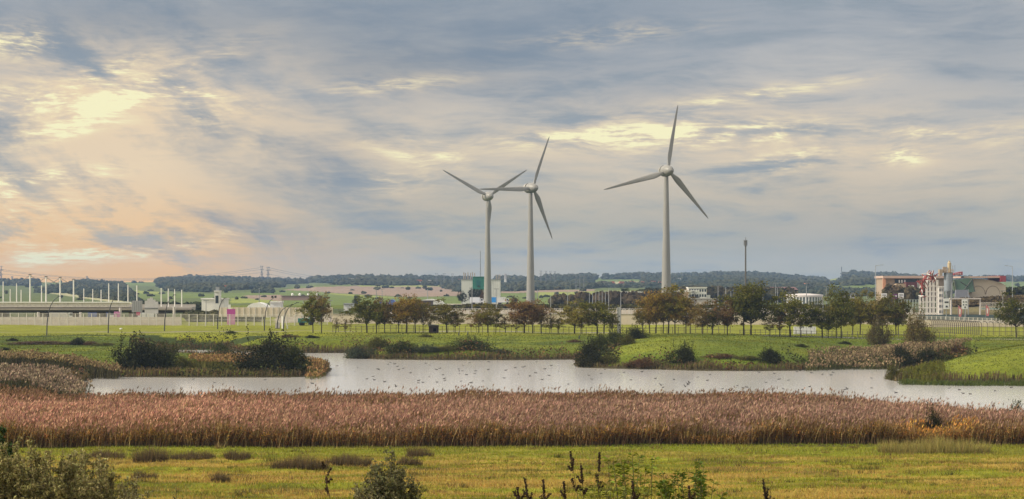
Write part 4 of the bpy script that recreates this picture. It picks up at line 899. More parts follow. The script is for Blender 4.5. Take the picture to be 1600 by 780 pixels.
# ------------------------------------------------------------------ generic small structures
def post_fence(name, label, cat, pxs, Yf, hfun, mpost, pw_=.09, rails=(), wire=None, wire_m=None, group=None, curve=0.0, wstep=.3, zoff=0):
    """pxs: photo columns of the posts; hfun(px) -> height above ground"""
    X = [xx(p, Yf(p) if callable(Yf) else Yf) for p in pxs]; Y = [Yf(p) if callable(Yf) else Yf for p in pxs]; Z = [G(a, b) for a, b in zip(X, Y)]; Hh = [hfun(p) for p in pxs]
    o = (X[0], Y[0], Z[0]); t = thing(name, label, cat, o, 0, group)
    for i in range(len(pxs)):
        a = (X[i] - o[0], Y[i] - o[1], Z[i] - o[2] - .2)
        if curve:
            h_ = Hh[i] + .2; pts = [a, (a[0], a[1], a[2] + h_ * .75)] + [(a[0] - curve * (1 - math.cos(q)), a[1], a[2] + h_ * (.75 + .25 * math.sin(q))) for q in (R(30), R(60), R(90), R(115))]
            MB().tube(pts, pw_ / 2, 4).build('post', mpost, t)
        else: MB().box((a[0], a[1], a[2] + (Hh[i] + .2) / 2), (pw_, pw_, Hh[i] + .2)).build('post', mpost, t)
    for rz_ in rails:
        mb = MB(); 
        mb.tube([(X[i] - o[0], Y[i] - o[1], Z[i] - o[2] + Hh[i] * rz_) for i in range(len(pxs))], .035, 4); mb.build('rail', mpost, t)
    if wire:
        mb = MB()
        for i in range(len(pxs) - 1):
            L = math.hypot(X[i + 1] - X[i], Y[i + 1] - Y[i]); k = max(1, int(L / wstep))
            for j in range(k):
                s = (j + .5) / k; mb.box((X[i] + (X[i + 1] - X[i]) * s - o[0], Y[i] + (Y[i + 1] - Y[i]) * s - o[1], Z[i] + (Z[i + 1] - Z[i]) * s - o[2] + (Hh[i] * .96) / 2), (wire, .02, Hh[i] * .92))
        w_ = mb.build('mesh_panel', wire_m or mpost, t)
    return t
def pole(px_, ty, by, Y0, r0, r1, label, name='light_pole', cat='pole', m=None, group=None, heads=0, headw=1.2, zb=None, extra=None):
    X0 = xx(px_, Y0); zb = G(X0, Y0) if zb is None else zb; Hh = zz(ty, Y0) - zb
    t = thing(name, label, cat, (X0, Y0, zb), 0, group); mm = m or GREY()
    MB().tube([(0, 0, -.2), (0, 0, Hh)], [r0, r1], 8).build('pole', mm, t)
    if heads:
        MB().box((0, 0, Hh + .08), (headw, .3, .16)).build('lamp_head', mm, t)
    return t
# tall phone mast and slim factory mast
t = pole(1165, 376, 460, 700, .25, .20, 'very tall dark phone mast with antennas behind the big green tree', 'phone_mast', 'mast', mat('mast_grey', (.10, .095, .09), .6, .15, .5))
hh = zz(376, 700) - t.location.z
for k in range(3):
    a = k * 2.1 + .5; MB().box((math.cos(a) * .42, math.sin(a) * .42, hh - .6), (.2, .2, 1.5)).build('antenna', mat('mast_grey'), t)
MB().tube([(0, 0, hh), (0, 0, hh + .9)], .06, 5).build('tip_rod', mat('mast_grey'), t)
for k in range(2): MB().lathe([(.36, -.05), (.38, .05)], 10, (0, 0, hh - .2 - k * 1.3)).build('ring', mat('mast_grey'), t)

# ------------------------------------------------------------------ curved dark lamp posts
def curved_lamp(pxb, by, pxt, ty, label, knee=.62, flood=0):
    Y0 = 4000 * (HC - 3.25) / (by - 450); X0 = xx(pxb, Y0); zb = G(X0, Y0); Y0 = min(Y0, 655); Hh = zz(ty, Y0) - zb; dxx = xx(pxt, Y0) - xx(pxb, Y0)
    t = thing('curved_lamp_post', label, 'lamp post', (X0, Y0, zb), 0, 'curved lamp posts along the left fence')
    pts = [(0, 0, -.2), (dxx * .03, 0, Hh * .3), (dxx * .12, 0, Hh * .55), (dxx * .32, 0, Hh * .76), (dxx * .6, 0, Hh * .9), (dxx, 0, Hh)]
    MB().tube(pts, [.13, .12, .10, .085, .07, .05], 6).build('pole', DARKM(), t)
    if flood:
        for k in (-.35, .35): MB().box((dxx + k, 0, Hh + .15), (.45, .3, .5)).build('floodlight', DARKM(), t)
    else: MB().box((dxx * 1.05, 0, Hh + .02), (.7, .25, .12), 0).build('lamp_head', DARKM(), t)
for a in [(73, 521, 92, 463, 'curved dark lamp post at the far left of the lawn'), (169, 519, 181, 464, 'curved dark lamp post left of the pink panel'), (257, 517, 272, 461, 'curved dark lamp post in front of the grey gantry'),
          (340, 514.5, 351, 466, 'curved dark lamp post left of the magenta panel'), (413, 517, 428, 465, 'curved post carrying two floodlights'), (433, 515, 456, 476, 'curved dark post, left one of the close pair'), (443, 515, 464, 473, 'curved dark post, right one of the close pair')]:
    curved_lamp(*a, flood=1 if a[0] == 413 else 0)

# ------------------------------------------------------------------ left: viaduct with white masts
VY = 710
t = thing('viaduct', 'long grey concrete viaduct with pale parapet behind the left fence', 'viaduct', (xx(100, VY), VY, G(xx(100, VY), VY))); ox, oz = t.location.x, t.location.z
z = lambda py, Y=VY: zz(py, Y) - oz
MB().b2(xx(-90, VY) - ox, xx(300, VY) - ox, 0, 8, z(485), z(479.5)).build('deck', CONC(), t)
MB().b2(xx(-90, VY) - ox, xx(300, VY) - ox, 8.1, 8.5, z(479.6), z(476)).build('rear_parapet', CONC(), t)
MB().b2(xx(-90, VY) - ox, xx(203, VY) - ox, -.4, -.05, z(480), z(472.5)).build('parapet', mat('pale_parapet', (.66, .60, .54), .8, .4, 1.6, rust=(.16, .14, .12)), t)
MB().b2(xx(-90, VY) - ox, xx(205, VY) - ox, -.7, -.42, z(473.4), z(471.6)).build('handrail', WHITE(), t)
MB().b2(xx(-90, VY) - ox, xx(300, VY) - ox, -.9, -.05, z(484.5), z(482)).build('kerb_beam', mat('stained_beam', (.30, .26, .22), .8, .3, .4), t)
MB().b2(xx(-90, VY) - ox, xx(300, VY) - ox, .6, 7.4, z(488.5), z(485.02)).build('girder', mat('shadow_steel', (.07, .06, .055), .8, .2, 1), t)  # shade under the deck put into this dark steel colour
for p in (-60, 2, 65, 117, 155, 205, 250, 296):
    MB().b2(xx(p - 5, VY) - ox, xx(p + 5, VY) - ox, 1.5, 6.5, -.3, z(488.52)).build('pier', mat('pier_brown', (.20, .16, .13), .9, .3, .6), t)
masts = [(-40, 436), (-18, 440), (5, 440), (16, 452), (26, 443), (33, 453), (47, 430), (65, 446), (72, 433), (94, 434), (115, 437), (131, 451), (145, 452), (158, 453), (170, 443), (185, 443), (200, 445), (214, 446), (252, 450), (263, 451), (273, 452), (284, 453)]
cnt_ = {}
for p, ty in masts:
    tall = ty < 439; short = ty > 449 and p < 170; Y0 = VY + (2.5 if not short else 6.5); r = .21 if tall else (.13 if short else .155)
    lab = 'thick white mast with stay cables standing on the viaduct' if tall else ('short white mast on the rear edge of the viaduct' if short else ('white mast near the open right end of the viaduct' if p > 240 else 'slim white mast without cables on the viaduct'))
    cnt_[lab] = cnt_.get(lab, -1) + 1; lab = lab + ', ' + ORD[cnt_[lab]] + ' from the left'
    mt = thing('white_mast', lab, 'mast', (xx(p, Y0), Y0, zz(479.4, Y0)), 0, 'white masts on the viaduct' if not tall else 'stayed white masts on the viaduct')
    hh = zz(ty, Y0) - mt.location.z
    MB().tube([(0, 0, 0), (0, 0, hh)], [r, r * .85], 8).build('shaft', mat('mast_white', (.72, .70, .64), .5, .1, 1), mt)
    if tall:
        MB().box((0, 0, hh + .1), (.8, .3, .25)).build('mast_head', mat('mast_grey'), mt)
        for s in (-1, 1): MB().tube([(0, 0, hh - .1), (s * 2.0, 0, hh * .84), (s * 3.9, 0, hh * .74)], .07, 4, cap=False).build('stay_cable', PYLON(), mt)
# things below and beside the viaduct
def slab(name, px0, px1, ty, by, Y0, dep, label, cat, m, part='panel', extra=None, ground_=True, group=None):
    X0 = xx((px0 + px1) / 2, Y0); zb = G(X0, Y0) if ground_ else zz(by, Y0); t = thing(name, label, cat, (X0, Y0, zb), 0, group); w_ = (px1 - px0) / F * Y0
    zt = zz(ty, Y0) - zb; z0 = -.2 if ground_ else 0
    MB().b2(-w_ / 2, w_ / 2, 0, dep, z0 if by is None else max(z0, zz(by, Y0) - zb), zt).build(part, m, t); return t, w_, zt
PK = mat('pink_paint', (.48, .20, .34), .6, .2, 1.2); MG_ = mat('magenta_paint', (.42, .07, .27), .6, .2, 1.2)
def legs(t, w_, z1, m=None, d=.3):
    for s in (-1, 1): MB().b2(s * w_ * .4 - .08, s * w_ * .4 + .08, d, d + .16, -.2, z1).build('leg', m or GREY(), t)
t, w_, zt = slab('pink_panel', 178, 187, 487, 507, 645, .4, 'tall pink panel behind the left fence below the viaduct', 'panel', PK)
for k in range(4): MB().b2(-w_ / 2, w_ / 2, -.04, -.003, zt * (.2 + .2 * k), zt * (.2 + .2 * k) + .08).build('stripe', mat('pink_dark', (.35, .12, .24), .6), t)
t, w_, zt = slab('pink_panel', 354.5, 367.5, 483, 492.5, 648, .4, 'two tone magenta and pink panel standing alone behind the left fence', 'panel', MG_, part='upper_panel')
MB().b2(-w_ / 2, w_ / 2, .003, .39, -.2, zz(492.6, 648) - t.location.z).build('lower_panel', PK, t)
MB().b2(-.35 * w_, -.05 * w_, .02, .3, zt, zt + 1.1).build('top_cap', WHITE(), t)
t, w_, zt = slab('red_board', 213, 219, 488, 493, 690, .2, 'small dark red board under the grey gantry', 'board', mat('red_board', (.38, .04, .10), .6)); 
t, w_, zt = slab('gantry_sign', 206, 222, 470, 488, 695, .5, 'striped grey gantry panel in front of the viaduct', 'gantry', mat('grey_panel', (.42, .41, .42), .6, .15, 1)); legs(t, w_, zz(488, 695) - t.location.z)
for k in range(5): MB().b2(-w_ / 2 + w_ * (k + .3) / 5, -w_ / 2 + w_ * (k + .55) / 5, -.06, -.003, zz(487.6, 695) - t.location.z, zt).build('stripe', mat('grey_dark', (.18, .18, .19), .6), t)
t, w_, zt = slab('gantry_sign', 226, 247, 473, 490, 695, .5, 'pale gantry panel with stepped top in front of the viaduct', 'gantry', mat('grey_panel_pale', (.50, .48, .48), .6, .2, 1)); legs(t, w_, zz(490, 695) - t.location.z)
for k, hgt in enumerate((.5, 1.1, 1.4, .8, .3)): MB().b2(-w_ / 2 + w_ * k / 5, -w_ / 2 + w_ * (k + 1) / 5 - .05, .003, .49, zt, zt + hgt).build('top_step', mat('grey_panel_pale'), t)
MB().b2(-w_ / 2, w_ / 2, -.08, -.003, zz(482.6, 695) - t.location.z, zz(481, 695) - t.location.z).build('dark_band', mat('grey_dark'), t)
for p, ty, lab in ((188, 481, 'thick pale post right of the pink panel'), (272, 480, 'thick pale post near the viaduct end'), (60, 488, 'pale post under the left end of the viaduct'), (126, 488, 'pale post below the middle of the viaduct')):
    MBp = pole(p, ty, None, 648, .34, .34, lab, 'concrete_post', 'post', mat('pale_post', (.50, .46, .42), .8, .15, 1))
# parked trucks seen under the viaduct
def truck(px_, Y0, L, col, label, rz=0, name='truck', hh=2.6, cab=True, zb=None, cc=(.6, .6, .6)):
    X0 = xx(px_, Y0); zb = G(X0, Y0) if zb is None else zb; t = thing(name, label, 'truck' if L > 5.5 else 'van', (X0, Y0, zb), rz); m = mat('vehicle_' + '_'.join(f'{int(c * 99)}' for c in col), col, .4, .08, .5)
    bl = L * (.72 if cab else 1)
    MB().b2(-L / 2, -L / 2 + bl, -1.15, 1.15, .75, hh + .6).build('cargo_box', m, t)
    cb = MB().prism([(L / 2 - L * .26, .55), (L / 2, .55), (L / 2, 1.5), (L / 2 - .35, 2.5), (L / 2 - L * .26, 2.5)], -1.05, 1.05).build('cab', mat('cab_' + '_'.join(f'{int(c * 99)}' for c in cc), cc, .4, .05, 1), t)
    MB().b2(L / 2 - L * .2, L / 2 - .45, -1.08, -1.052, 1.55, 2.25).build('window', GLASSD(), cb)
    for xw in (-L * .32, -L * .2, L * .36):
        for s in (-1, 1):
            MB().lathe([(.01, -.14), (.46, -.14), (.46, .14), (.01, .14)], 12, (xw, s * 1.0, .46), 'y').build('wheel', mat('tyre', (.02, .02, .02), .9), t)
for a in [(95, 735, 9, (.50, .48, .46), 'pale truck visible under the viaduct, left of its middle'), (232, 738, 8, (.60, .60, .60), 'white truck under the right part of the viaduct'), (160, 740, 8, (.10, .13, .3), 'blue truck under the viaduct near the pink panel')]: truck(*a)
# white pole, cabinet and teal van by the tree pair
pole(442, 494, None, 590, .30, .28, 'short thick white pole beside the curved lamp pair', 'white_pole', 'pole', mat('mast_white'))
t, w_, zt = slab('cabinet', 430, 437, 504, 513, 588, 1.0, 'small pale cabinet on dark legs left of the white pole', 'cabinet', mat('pale_post')); MB().b2(-w_ / 2, w_ / 2, .1, .9, -.2, .35).build('plinth', DARKM(), t)
for a in [(478, 640, 3.8, (.03, .15, .14), 'teal van half hidden by the left tree pair')]:
    truck(*a, hh=1.2, cc=(.04, .18, .17), name='van')
pole(449, 508, None, 588, .16, .16, 'low white bollard right of the white pole', 'bollard', 'bollard', WHITE())
pole(484, 497, None, 640, .36, .36, 'thick white pole between the trunks of the left tree pair', 'white_pole', 'pole', mat('mast_white'))

# ------------------------------------------------------------------ fences and walls
FW2 = mat('fence_mesh', (.60, .56, .49), .7, .2, 1)
post_fence('security_fence', 'long pale security fence with white posts along the left lawn', 'fence', list(np.arange(-60, 522, 12.7)), 640, lambda p: zz(np.interp(p, [0, 520], [489, 492]), 640) - G(xx(p, 640), 640), FENCEW(), .16, rails=(.97, .5), wire=.07, wire_m=FW2, wstep=.26)
# low rough wall below it, left
t = thing('low_wall', 'low pale block wall behind the left security fence', 'wall', (xx(100, 643), 643, G(xx(100, 643), 643)))
MB().b2(xx(-70, 643) - t.location.x, xx(282, 643) - t.location.x, 0, .3, -.3, 2.1).build('wall_body', mat('pale_blocks', (.58, .51, .44), .9, .35, 1.0), t)
t = thing('concrete_wall', 'long beige concrete wall behind the row of trees', 'wall', (xx(900, 668), 668, G(xx(900, 668), 668)))
zt = zz(491.5, 668) - t.location.z
MB().b2(xx(520, 668) - t.location.x, xx(1432, 668) - t.location.x, 0, .4, -.5, zt).build('wall_body', mat('beige_wall', (.62, .53, .41), .9, .12, .25, rust=(.36, .30, .23)), t)
MB().b2(xx(520, 668) - t.location.x, xx(1432, 668) - t.location.x, -.1, .5, zt, zt + .15).build('coping', CONC(), t)
t = thing('concrete_wall', 'beige concrete wall behind the curved lamp posts, left of the trees', 'wall', (xx(412, 690), 690, G(xx(412, 690), 690)))
MB().b2(xx(342, 690) - t.location.x, xx(520, 690) - t.location.x, 0, .4, 1.5, zz(480.5, 690) - t.location.z).build('wall_body', mat('beige_wall'), t)
for p in range(345, 520, 9): MB().b2(xx(p, 690) - t.location.x - .08, xx(p, 690) - t.location.x + .08, -.12, -.003, 1.5, zz(480, 690) - t.location.z).build('rib', FENCEW(), t)
post_fence('picket_fence', 'white picket fence above the concrete wall', 'fence', list(np.arange(660, 1432, 9.0)), 705, lambda p: zz(481.5, 705) - G(xx(p, 705), 705), FENCEW(), .16, rails=(.96,), wire=.17, wire_m=FENCEW(), wstep=.55)
post_fence('security_fence', 'white post fence on top of the bank below the flags', 'fence', list(np.arange(1427, 1582, 7.2)), 650, lambda p: zz(np.interp(p, [1427, 1580], [493, 498]), 650) - G(xx(p, 650), 650), FENCEW(), .18, rails=(.97, .55), wire=.06, wire_m=FW2, wstep=.2)
t = thing('concrete_wall', 'low beige retaining wall in front of the fence with the flags', 'wall', (xx(1500, 640), 640, G(xx(1500, 640), 640)))
MB().prism([(xx(1427, 640) - t.location.x, -.5), (xx(1660, 640) - t.location.x, -.5), (xx(1660, 640) - t.location.x, .6), (xx(1540, 640) - t.location.x, 1.0), (xx(1427, 640) - t.location.x, 1.9)], 0, .4).build('wall_body', mat('beige_wall'), t)
post_fence('curved_top_fence', 'dark fence with inward curved post tops at the right', 'fence', list(np.arange(1456, 1530, 3.2)) + list(np.arange(1534, 1640, 9.4)), lambda p: 548 if p > 1530 else np.interp(p, [1456, 1530], [575, 549]), lambda p: 3.0, mat('rust_post', (.10, .085, .07), .8), .13, rails=(.62, .3), wire=.03, wire_m=mat('rust_post'), curve=.7, wstep=.5)
post_fence('stock_fence', 'low wooden post and rail fence along the row of trees', 'fence', list(np.arange(520, 1150, 9.0)), 553, lambda p: 1.45, mat('wood_post', (.14, .12, .09), .9, .3, 3), .11, rails=(.9, .5))
post_fence('stock_fence', 'low dark fence under the right half of the tree row', 'fence', list(np.arange(1156, 1500, 8.0)), 520, lambda p: 1.25, mat('wood_post'), .10, rails=(.9, .5))
post_fence('security_fence', 'upper white fence with teal glass at the right edge', 'fence', list(np.arange(1533, 1650, 4.6)), 780, lambda p: zz(472.5, 780) - G(xx(p, 780), 780), FENCEW(), .14, rails=(.97,), wire=.12, wire_m=FENCEW(), wstep=.6)
slab('glass_screen', 1534, 1640, 481, 490, 784, .3, 'teal glass screen behind the upper white fence', 'screen', mat('teal_glass', (.10, .22, .22), .2, .2, .4))
# picket screens left of the lattice tower, and bridge beam
post_fence('security_fence', 'pale green picket fence below the long brown building', 'fence', list(np.arange(1404, 1440, 4.5)), 800, lambda p: zz(468, 800) - G(xx(p, 800), 800), mat('pale_green', (.42, .46, .40), .6), .16, rails=(.97, .1), wire=.10, wire_m=mat('pale_green'), wstep=.4)
# ------------------------------------------------------------------ small things by the trees
t, w_, zt = slab('small_hut', 670, 685, 509, None, 548, 2.2, 'small hut with dark opening under the trees', 'hut', mat('hut_wood', (.15, .11, .09), .9, .2, 2), part='walls')
MB().prism([(-w_ / 2 - .15, zt - .1), (w_ / 2 + .15, zt - .1), (w_ / 2 + .1, zt + .12), (-w_ / 2 - .1, zt + .32)], -.25, 2.4).build('roof', mat('hut_roof', (.34, .31, .28), .8, .2, 2), t)
MB().b2(-.1, .55, -.03, -.003, .25, .95).build('opening', mat('painted_dark', (.01, .01, .01), .9), t)  # black plate on the closed wall paints in the dark inside
t, w_, zt = slab('marker_board', 964.5, 970.5, 480, None, 560, .25, 'tall grey marker board with two dark marks between the trees', 'board', mat('board_grey', (.42, .42, .42), .6, .1, 1))
for py_ in (494, 503, 508): MB().b2(-.14, .14, -.03, -.003, zz(py_ + 1.2, 560) - t.location.z, zz(py_ - .8, 560) - t.location.z).build('mark', mat('mark_dark', (.04, .04, .05), .7), t)
for s in (-1, 1): MB().b2(s * .34 - .04, s * .34 + .04, -.06, .3, -.2, zt + .1).build('post', GREY(), t)
t, w_, zt = slab('white_board', 1240, 1275, 510.5, 522, 545, .2, 'wide white board under the trees', 'board', mat('board_white', (.66, .66, .68), .6, .08, 1)); legs(t, w_ * 1.1, zt, d=.21)
for k in range(6): MB().b2(-w_ / 2 + w_ * (k + .5) / 6 - .03, -w_ / 2 + w_ * (k + .5) / 6 + .03, -.02, -.003, zz(521.8, 545) - t.location.z, zt).build('panel_joint', mat('board_joint', (.4, .4, .42), .6), t)
tag(MB().lathe([(.02, .32), (.25, .3), (.33, .15), (.3, 0)], 10).build('white_stone', WHITE(), loc=at(189, 590)), 'small white stone lying on the lawn left of the pink panel', 'stone')
for i, (p, py_) in enumerate(((717, 522), (731, 522), (905, 529))):
    Yb = 530 if i < 2 else 505; tag(MB().tube([(0, 0, -.1), (0, 0, .5), (.05, 0, .8)], [.12, .13, .05], 6).build('marker_post', DARKM(), loc=at(p, Yb)), ['small black stump on the grass, left of two', 'small black stump on the grass, right of two', 'tiny dark stump on the bank below the round green trees'][i], 'stump')

# ------------------------------------------------------------------ white factory behind the left turbine
FY = 1170; X0 = xx(751.5, FY); zb = G(X0, FY); t = thing('factory', 'white windowless factory with green glass block behind the left wind turbine', 'factory', (X0, FY, zb)); fx = lambda p, Y=FY: xx(p, Y) - X0; fz = lambda py, Y=FY: zz(py, Y) - zb
WP_ = mat('white_panels', (.66, .65, .62), .5, .08, .3, rust=(.5, .48, .44))
MB().b2(fx(721), fx(739), 0, 14, -1, fz(437.5)).build('wall', WP_, t); MB().b2(fx(758), fx(782), 0, 14, -1, fz(436.5)).build('wall', WP_, t); MB().b2(fx(739.01), fx(757.99), 1.0, 13, -1, fz(436)).build('wall', WP_, t)
for a, b in ((721, 739), (758, 782)): MB().b2(fx(a) - .2, fx(b) + .2, -.2, 14.2, fz(437.4) + .01, fz(436.2)).build('roof_edge', GREY(), t)
gl = MB().b2(fx(738.5), fx(757.5), -.6, .95, fz(452.5), fz(433)).build('glass_block', mat('green_glass2', (.03, .17, .13), .25, .35, .25, spec=.6), t)
MB().b2(fx(744), fx(751), -.66, -.603, fz(447), fz(438)).build('inner_frame', mat('green_dark', (.02, .12, .12), .4), gl)
MB().b2(fx(738), fx(758), -.8, 1.1, fz(433) + .003, fz(432.2)).build('cornice', mat('green_trim', (.05, .20, .15), .5), gl)
for k, p in enumerate((724.5, 727, 731, 735, 738, 741.5)): MB().tube([(fx(p), 4, fz(437)), (fx(p), 4, fz(425.5 + (k % 2)))], .22, 6).build('stack', mat('stack_tan', (.30, .26, .22), .7), t)
for p in (775.5, 778.5, 781): MB().tube([(fx(p), 4, fz(437)), (fx(p), 4, fz(428 + (p % 3)))], .2, 6).build('stack', mat('stack_tan'), t)
for p in np.arange(723, 782, 3.4):
    if not 737 < p < 759: MB().b2(fx(p) - .05, fx(p) + .05, -.05, -.003, -.5, fz(438)).build('panel_joint', mat('joint', (.5, .5, .48), .6), t)
pole(750.5, 392, None, 1190, .22, .10, 'very thin antenna mast rising behind the green glass block', 'antenna_mast', 'mast', PYLON())
# dark trees beside factory
def midtree(px_, ty, by, w_, Y0, c_, label, k=0, name='dark_tree'):
    X0 = xx(px_, Y0); zb = G(X0, Y0); hh = zz(ty, Y0) - zb; ww = w_ / F * Y0; t = thing(name, label, 'tree', (X0, Y0, zb), k * 1.3); v = TV[k % 4]
    link('trunk', v[0], t, scale=(1, 1, hh / 7.7)); link('crown', v[1], t, color=c_, scale=(ww / 5.6, ww / 5.6, hh / 7.7))
for i, a in enumerate([(722, 455, 475, 13, 1120, (.04, .05, .025), 'round dark tree at the left corner of the factory'), (738, 450, 475, 14, 1118, (.025, .032, .018), 'taller blackish tree before the factory, left of the glass block'),
                       (749, 449, 475, 16, 1122, (.028, .035, .02), 'blackish tree below the green glass block'), (754, 455, 476, 8, 1105, (.12, .07, .03), 'brown tree right below the green glass block'),
                       (804, 463, 477, 12, 1050, (.09, .075, .035), 'small olive tree right of the factory'), (979, 449, 466, 16, 1150, (.03, .045, .02), 'dark round tree behind the low white sheds'),
                       (1086, 457, 470, 14, 1020, (.035, .035, .03), 'dark tree in front of the white modern building'), (557, 463, 476, 14, 900, (.06, .065, .045), 'grey green tree beside the blue tents'), (640, 466, 478, 18, 900, (.10, .08, .035), 'yellowish tree left of the white tent roof'),
                       (1188, 447, 466, 16, 1000, (.04, .045, .025), 'dark tree right of the phone mast'), (1200, 456, 470, 14, 980, (.03, .04, .025), 'small dark tree left of the round white hall')]):
    midtree(*a[:7], k=i)
for a in [(745, 1095, 6, (.60, .62, .66), 'white and blue truck before the dark factory trees'), (771, 1090, 8, (.03, .22, .55), 'bright blue truck right of the left wind turbine'), (786, 1088, 5.2, (.62, .62, .62), 'white van right of the blue truck')]:
    truck(*a, zb=zz(475.5, a[1]), cc=(.05, .2, .5) if a[0] == 771 else (.6, .6, .6), hh=2.4)
# white ledge wall the vehicles stand on
t = thing('quay_wall', 'low pale ledge wall running below the factory', 'wall', (xx(750, 1084), 1084, G(xx(750, 1084), 1084)))
MB().b2(xx(600, 1084) - t.location.x, xx(796, 1084) - t.location.x, 0, 20, -1, zz(475.4, 1084) - t.location.z).build('wall_body', mat('pale_blocks'), t)

# ------------------------------------------------------------------ further plain buildings
def hall(name, px0, px1, ty, by, Y0, dep, label, cat, m, roofm=None, kind='flat', windows=0, wm=None, wrow=1, ground_=True):
    X0 = xx((px0 + px1) / 2, Y0); zb = min(G(X0, Y0), zz(by, Y0)); t = thing(name, label, cat, (X0, Y0, zb)); w_ = (px1 - px0) / F * Y0; zt = zz(ty, Y0) - zb; zl = zt
    if kind == 'gable': zl = zt * .62
    if kind == 'tent': zl = zt * .35
    MB().b2(-w_ / 2, w_ / 2, 0, dep, -.3, zl).build('walls', m, t)
    e = .02 * w_ + .1
    if kind == 'gable': MB().prism([(-w_ / 2 - e, zl), (w_ / 2 + e, zl), (w_ / 2 * .86, zt), (-w_ / 2 * .86, zt)], -.4, dep + .4).build('roof', roofm, t)
    elif kind == 'tent': MB().prism([(-w_ / 2 - e, zl)] + [(w_ / 2 * math.sin(a), zl + (zt - zl) * math.cos(a)) for a in np.linspace(-1.3, 1.3, 11)] + [(w_ / 2 + e, zl)], -.4, dep + .4).build('roof', roofm or m, t)
    else: MB().b2(-w_ / 2 - e, w_ / 2 + e, -.3, dep + .3, zl + .003, zl + .35).build('roof', roofm or m, t)
    z0 = max(zz(by, Y0) - zb, 0)
    for r in range(wrow):
        zc = z0 + (zl - z0) * (r + .5) / wrow; hw = (zl - z0) / wrow * .25
        for k in range(windows): xc = -w_ / 2 + w_ * (k + .5) / windows; MB().b2(xc - w_ / windows * .3, xc + w_ / windows * .3, -.03, -.003, zc - hw, zc + hw).build('window', wm or GLASSD(), t)
    return t, w_, zt, zb
RED = mat('red_tiles', (.34, .12, .07), .8, .2, .5); BRN_ = mat('brown_roof', (.14, .10, .08), .8, .2, .5)
hall('white_hall', 315, 350, 468, 487, 740, 12, 'white building with sloping wall behind the left lamp posts', 'building', WP_)
t, w_, zt, zb = hall('stair_tower', 335, 343, 456, 480, 735, 4, 'white stair tower with chimney top beside the sloping white building', 'tower', WP_, windows=1); MB().b2(-.5, .5, 1, 2, zt + .36, zt + 1.4).build('chimney', GREY(), t)
hall('white_tent', 383, 420, 473, 481, 760, 12, 'white tent hall with arched roof behind the floodlights', 'tent', WHITE(), WHITE(), 'tent')
hall('white_hall', 422, 439, 473, 480, 765, 8, 'low white box building right of the white tent hall', 'building', WP_)
hall('white_hall', 537, 551, 476, 481, 800, 8, 'low white building left of the blue tents', 'building', WP_, GREY())
hall('white_tent', 650, 694, 467.5, 477, 1000, 14, 'white tent with long low roof right of the blue tents', 'tent', WHITE(), WHITE(), 'tent', windows=4)
hall('grey_shed', 651, 676, 471, 477, 985, 8, 'grey brown shed in front of the white tent', 'shed', mat('shed_brown', (.14, .11, .10), .8))
for i, (a, b, ty, c_) in enumerate([(592, 597, 470, (.08, .10, .42)), (602, 606, 472, (.55, .35, .5)), (605, 620, 468, (.10, .16, .42)), (585, 590, 473, (.3, .3, .45))]):
    hall('blue_tent', a, b, ty, 477, 900, 5, ['narrow dark blue tent left of the others', 'small pinkish tent between the blue tents', 'widest blue tent in the row', 'pale lilac tent at the left end'][i], 'tent', mat(f'tent_cloth_{i}', c_, .7), mat(f'tent_cloth_{i}'), 'tent')
for i, p in enumerate((457, 468.5, 482, 495)):
    Y0 = 1500; t = thing('storage_tank', ORD[i] + ' from the left of four small white storage tanks on the brown field', 'tank', (xx(p, Y0), Y0, G(xx(p, Y0), Y0)), 0, 'white storage tanks'); z0 = zz(463, Y0) - t.location.z; zt = zz(458.2, Y0) - t.location.z
    MB().lathe([(.01, z0 - 3), (.5, z0 - 3), (.5, z0)], 10).build('leg', GREY(), t); MB().lathe([(.5, z0), (.72, z0 + .3), (.75, zt - .5), (.5, zt - .15), (.01, zt)], 14).build('tank_body', WHITE(), t, smooth=True)
t, w_, zt, zb = hall('low_building', 440, 500, 463, 470, 1480, 10, 'long low brown shed under the four white tanks', 'shed', mat('shed_pink', (.30, .20, .17), .8), BRN_)
# sheds and modern building centre right
hall('low_shed', 959, 1000, 457, 461, 1110, 10, 'long low white sheds behind the brown hedge', 'shed', mat('shed_brown'), WHITE(), windows=0)
hall('low_shed', 1003, 1022, 457.5, 461, 1112, 8, 'short low white shed at the right end of the brown hedge', 'shed', mat('shed_brown'), WHITE())
t, w_, zt, zb = hall('modern_building', 1076, 1104, 450, 466, 1060, 12, 'white modern office building with window bands and tan side wing', 'building', WP_, WHITE(), windows=7, wrow=2)
MB().b2(-w_ / 2 - 5, -w_ / 2 - .003, 1, 10, -.3, zt - .7).build('side_wing', mat('tan_wall', (.40, .30, .20), .8), t); MB().b2(w_ / 2 + .003, w_ / 2 + 1.6, .5, 10, -.3, zt * .62).build('annex', WP_, t)
MB().b2(-w_ / 2 - 7, w_ / 2 * .2, -.6, -.31, zt - 1.5, zt - 1.0).build('canopy', WHITE(), t)
hall('white_hall', 1078, 1118, 467.5, 471, 1000, 6, 'long low pale wall building under the modern office', 'building', mat('pale_blocks'), CONC())
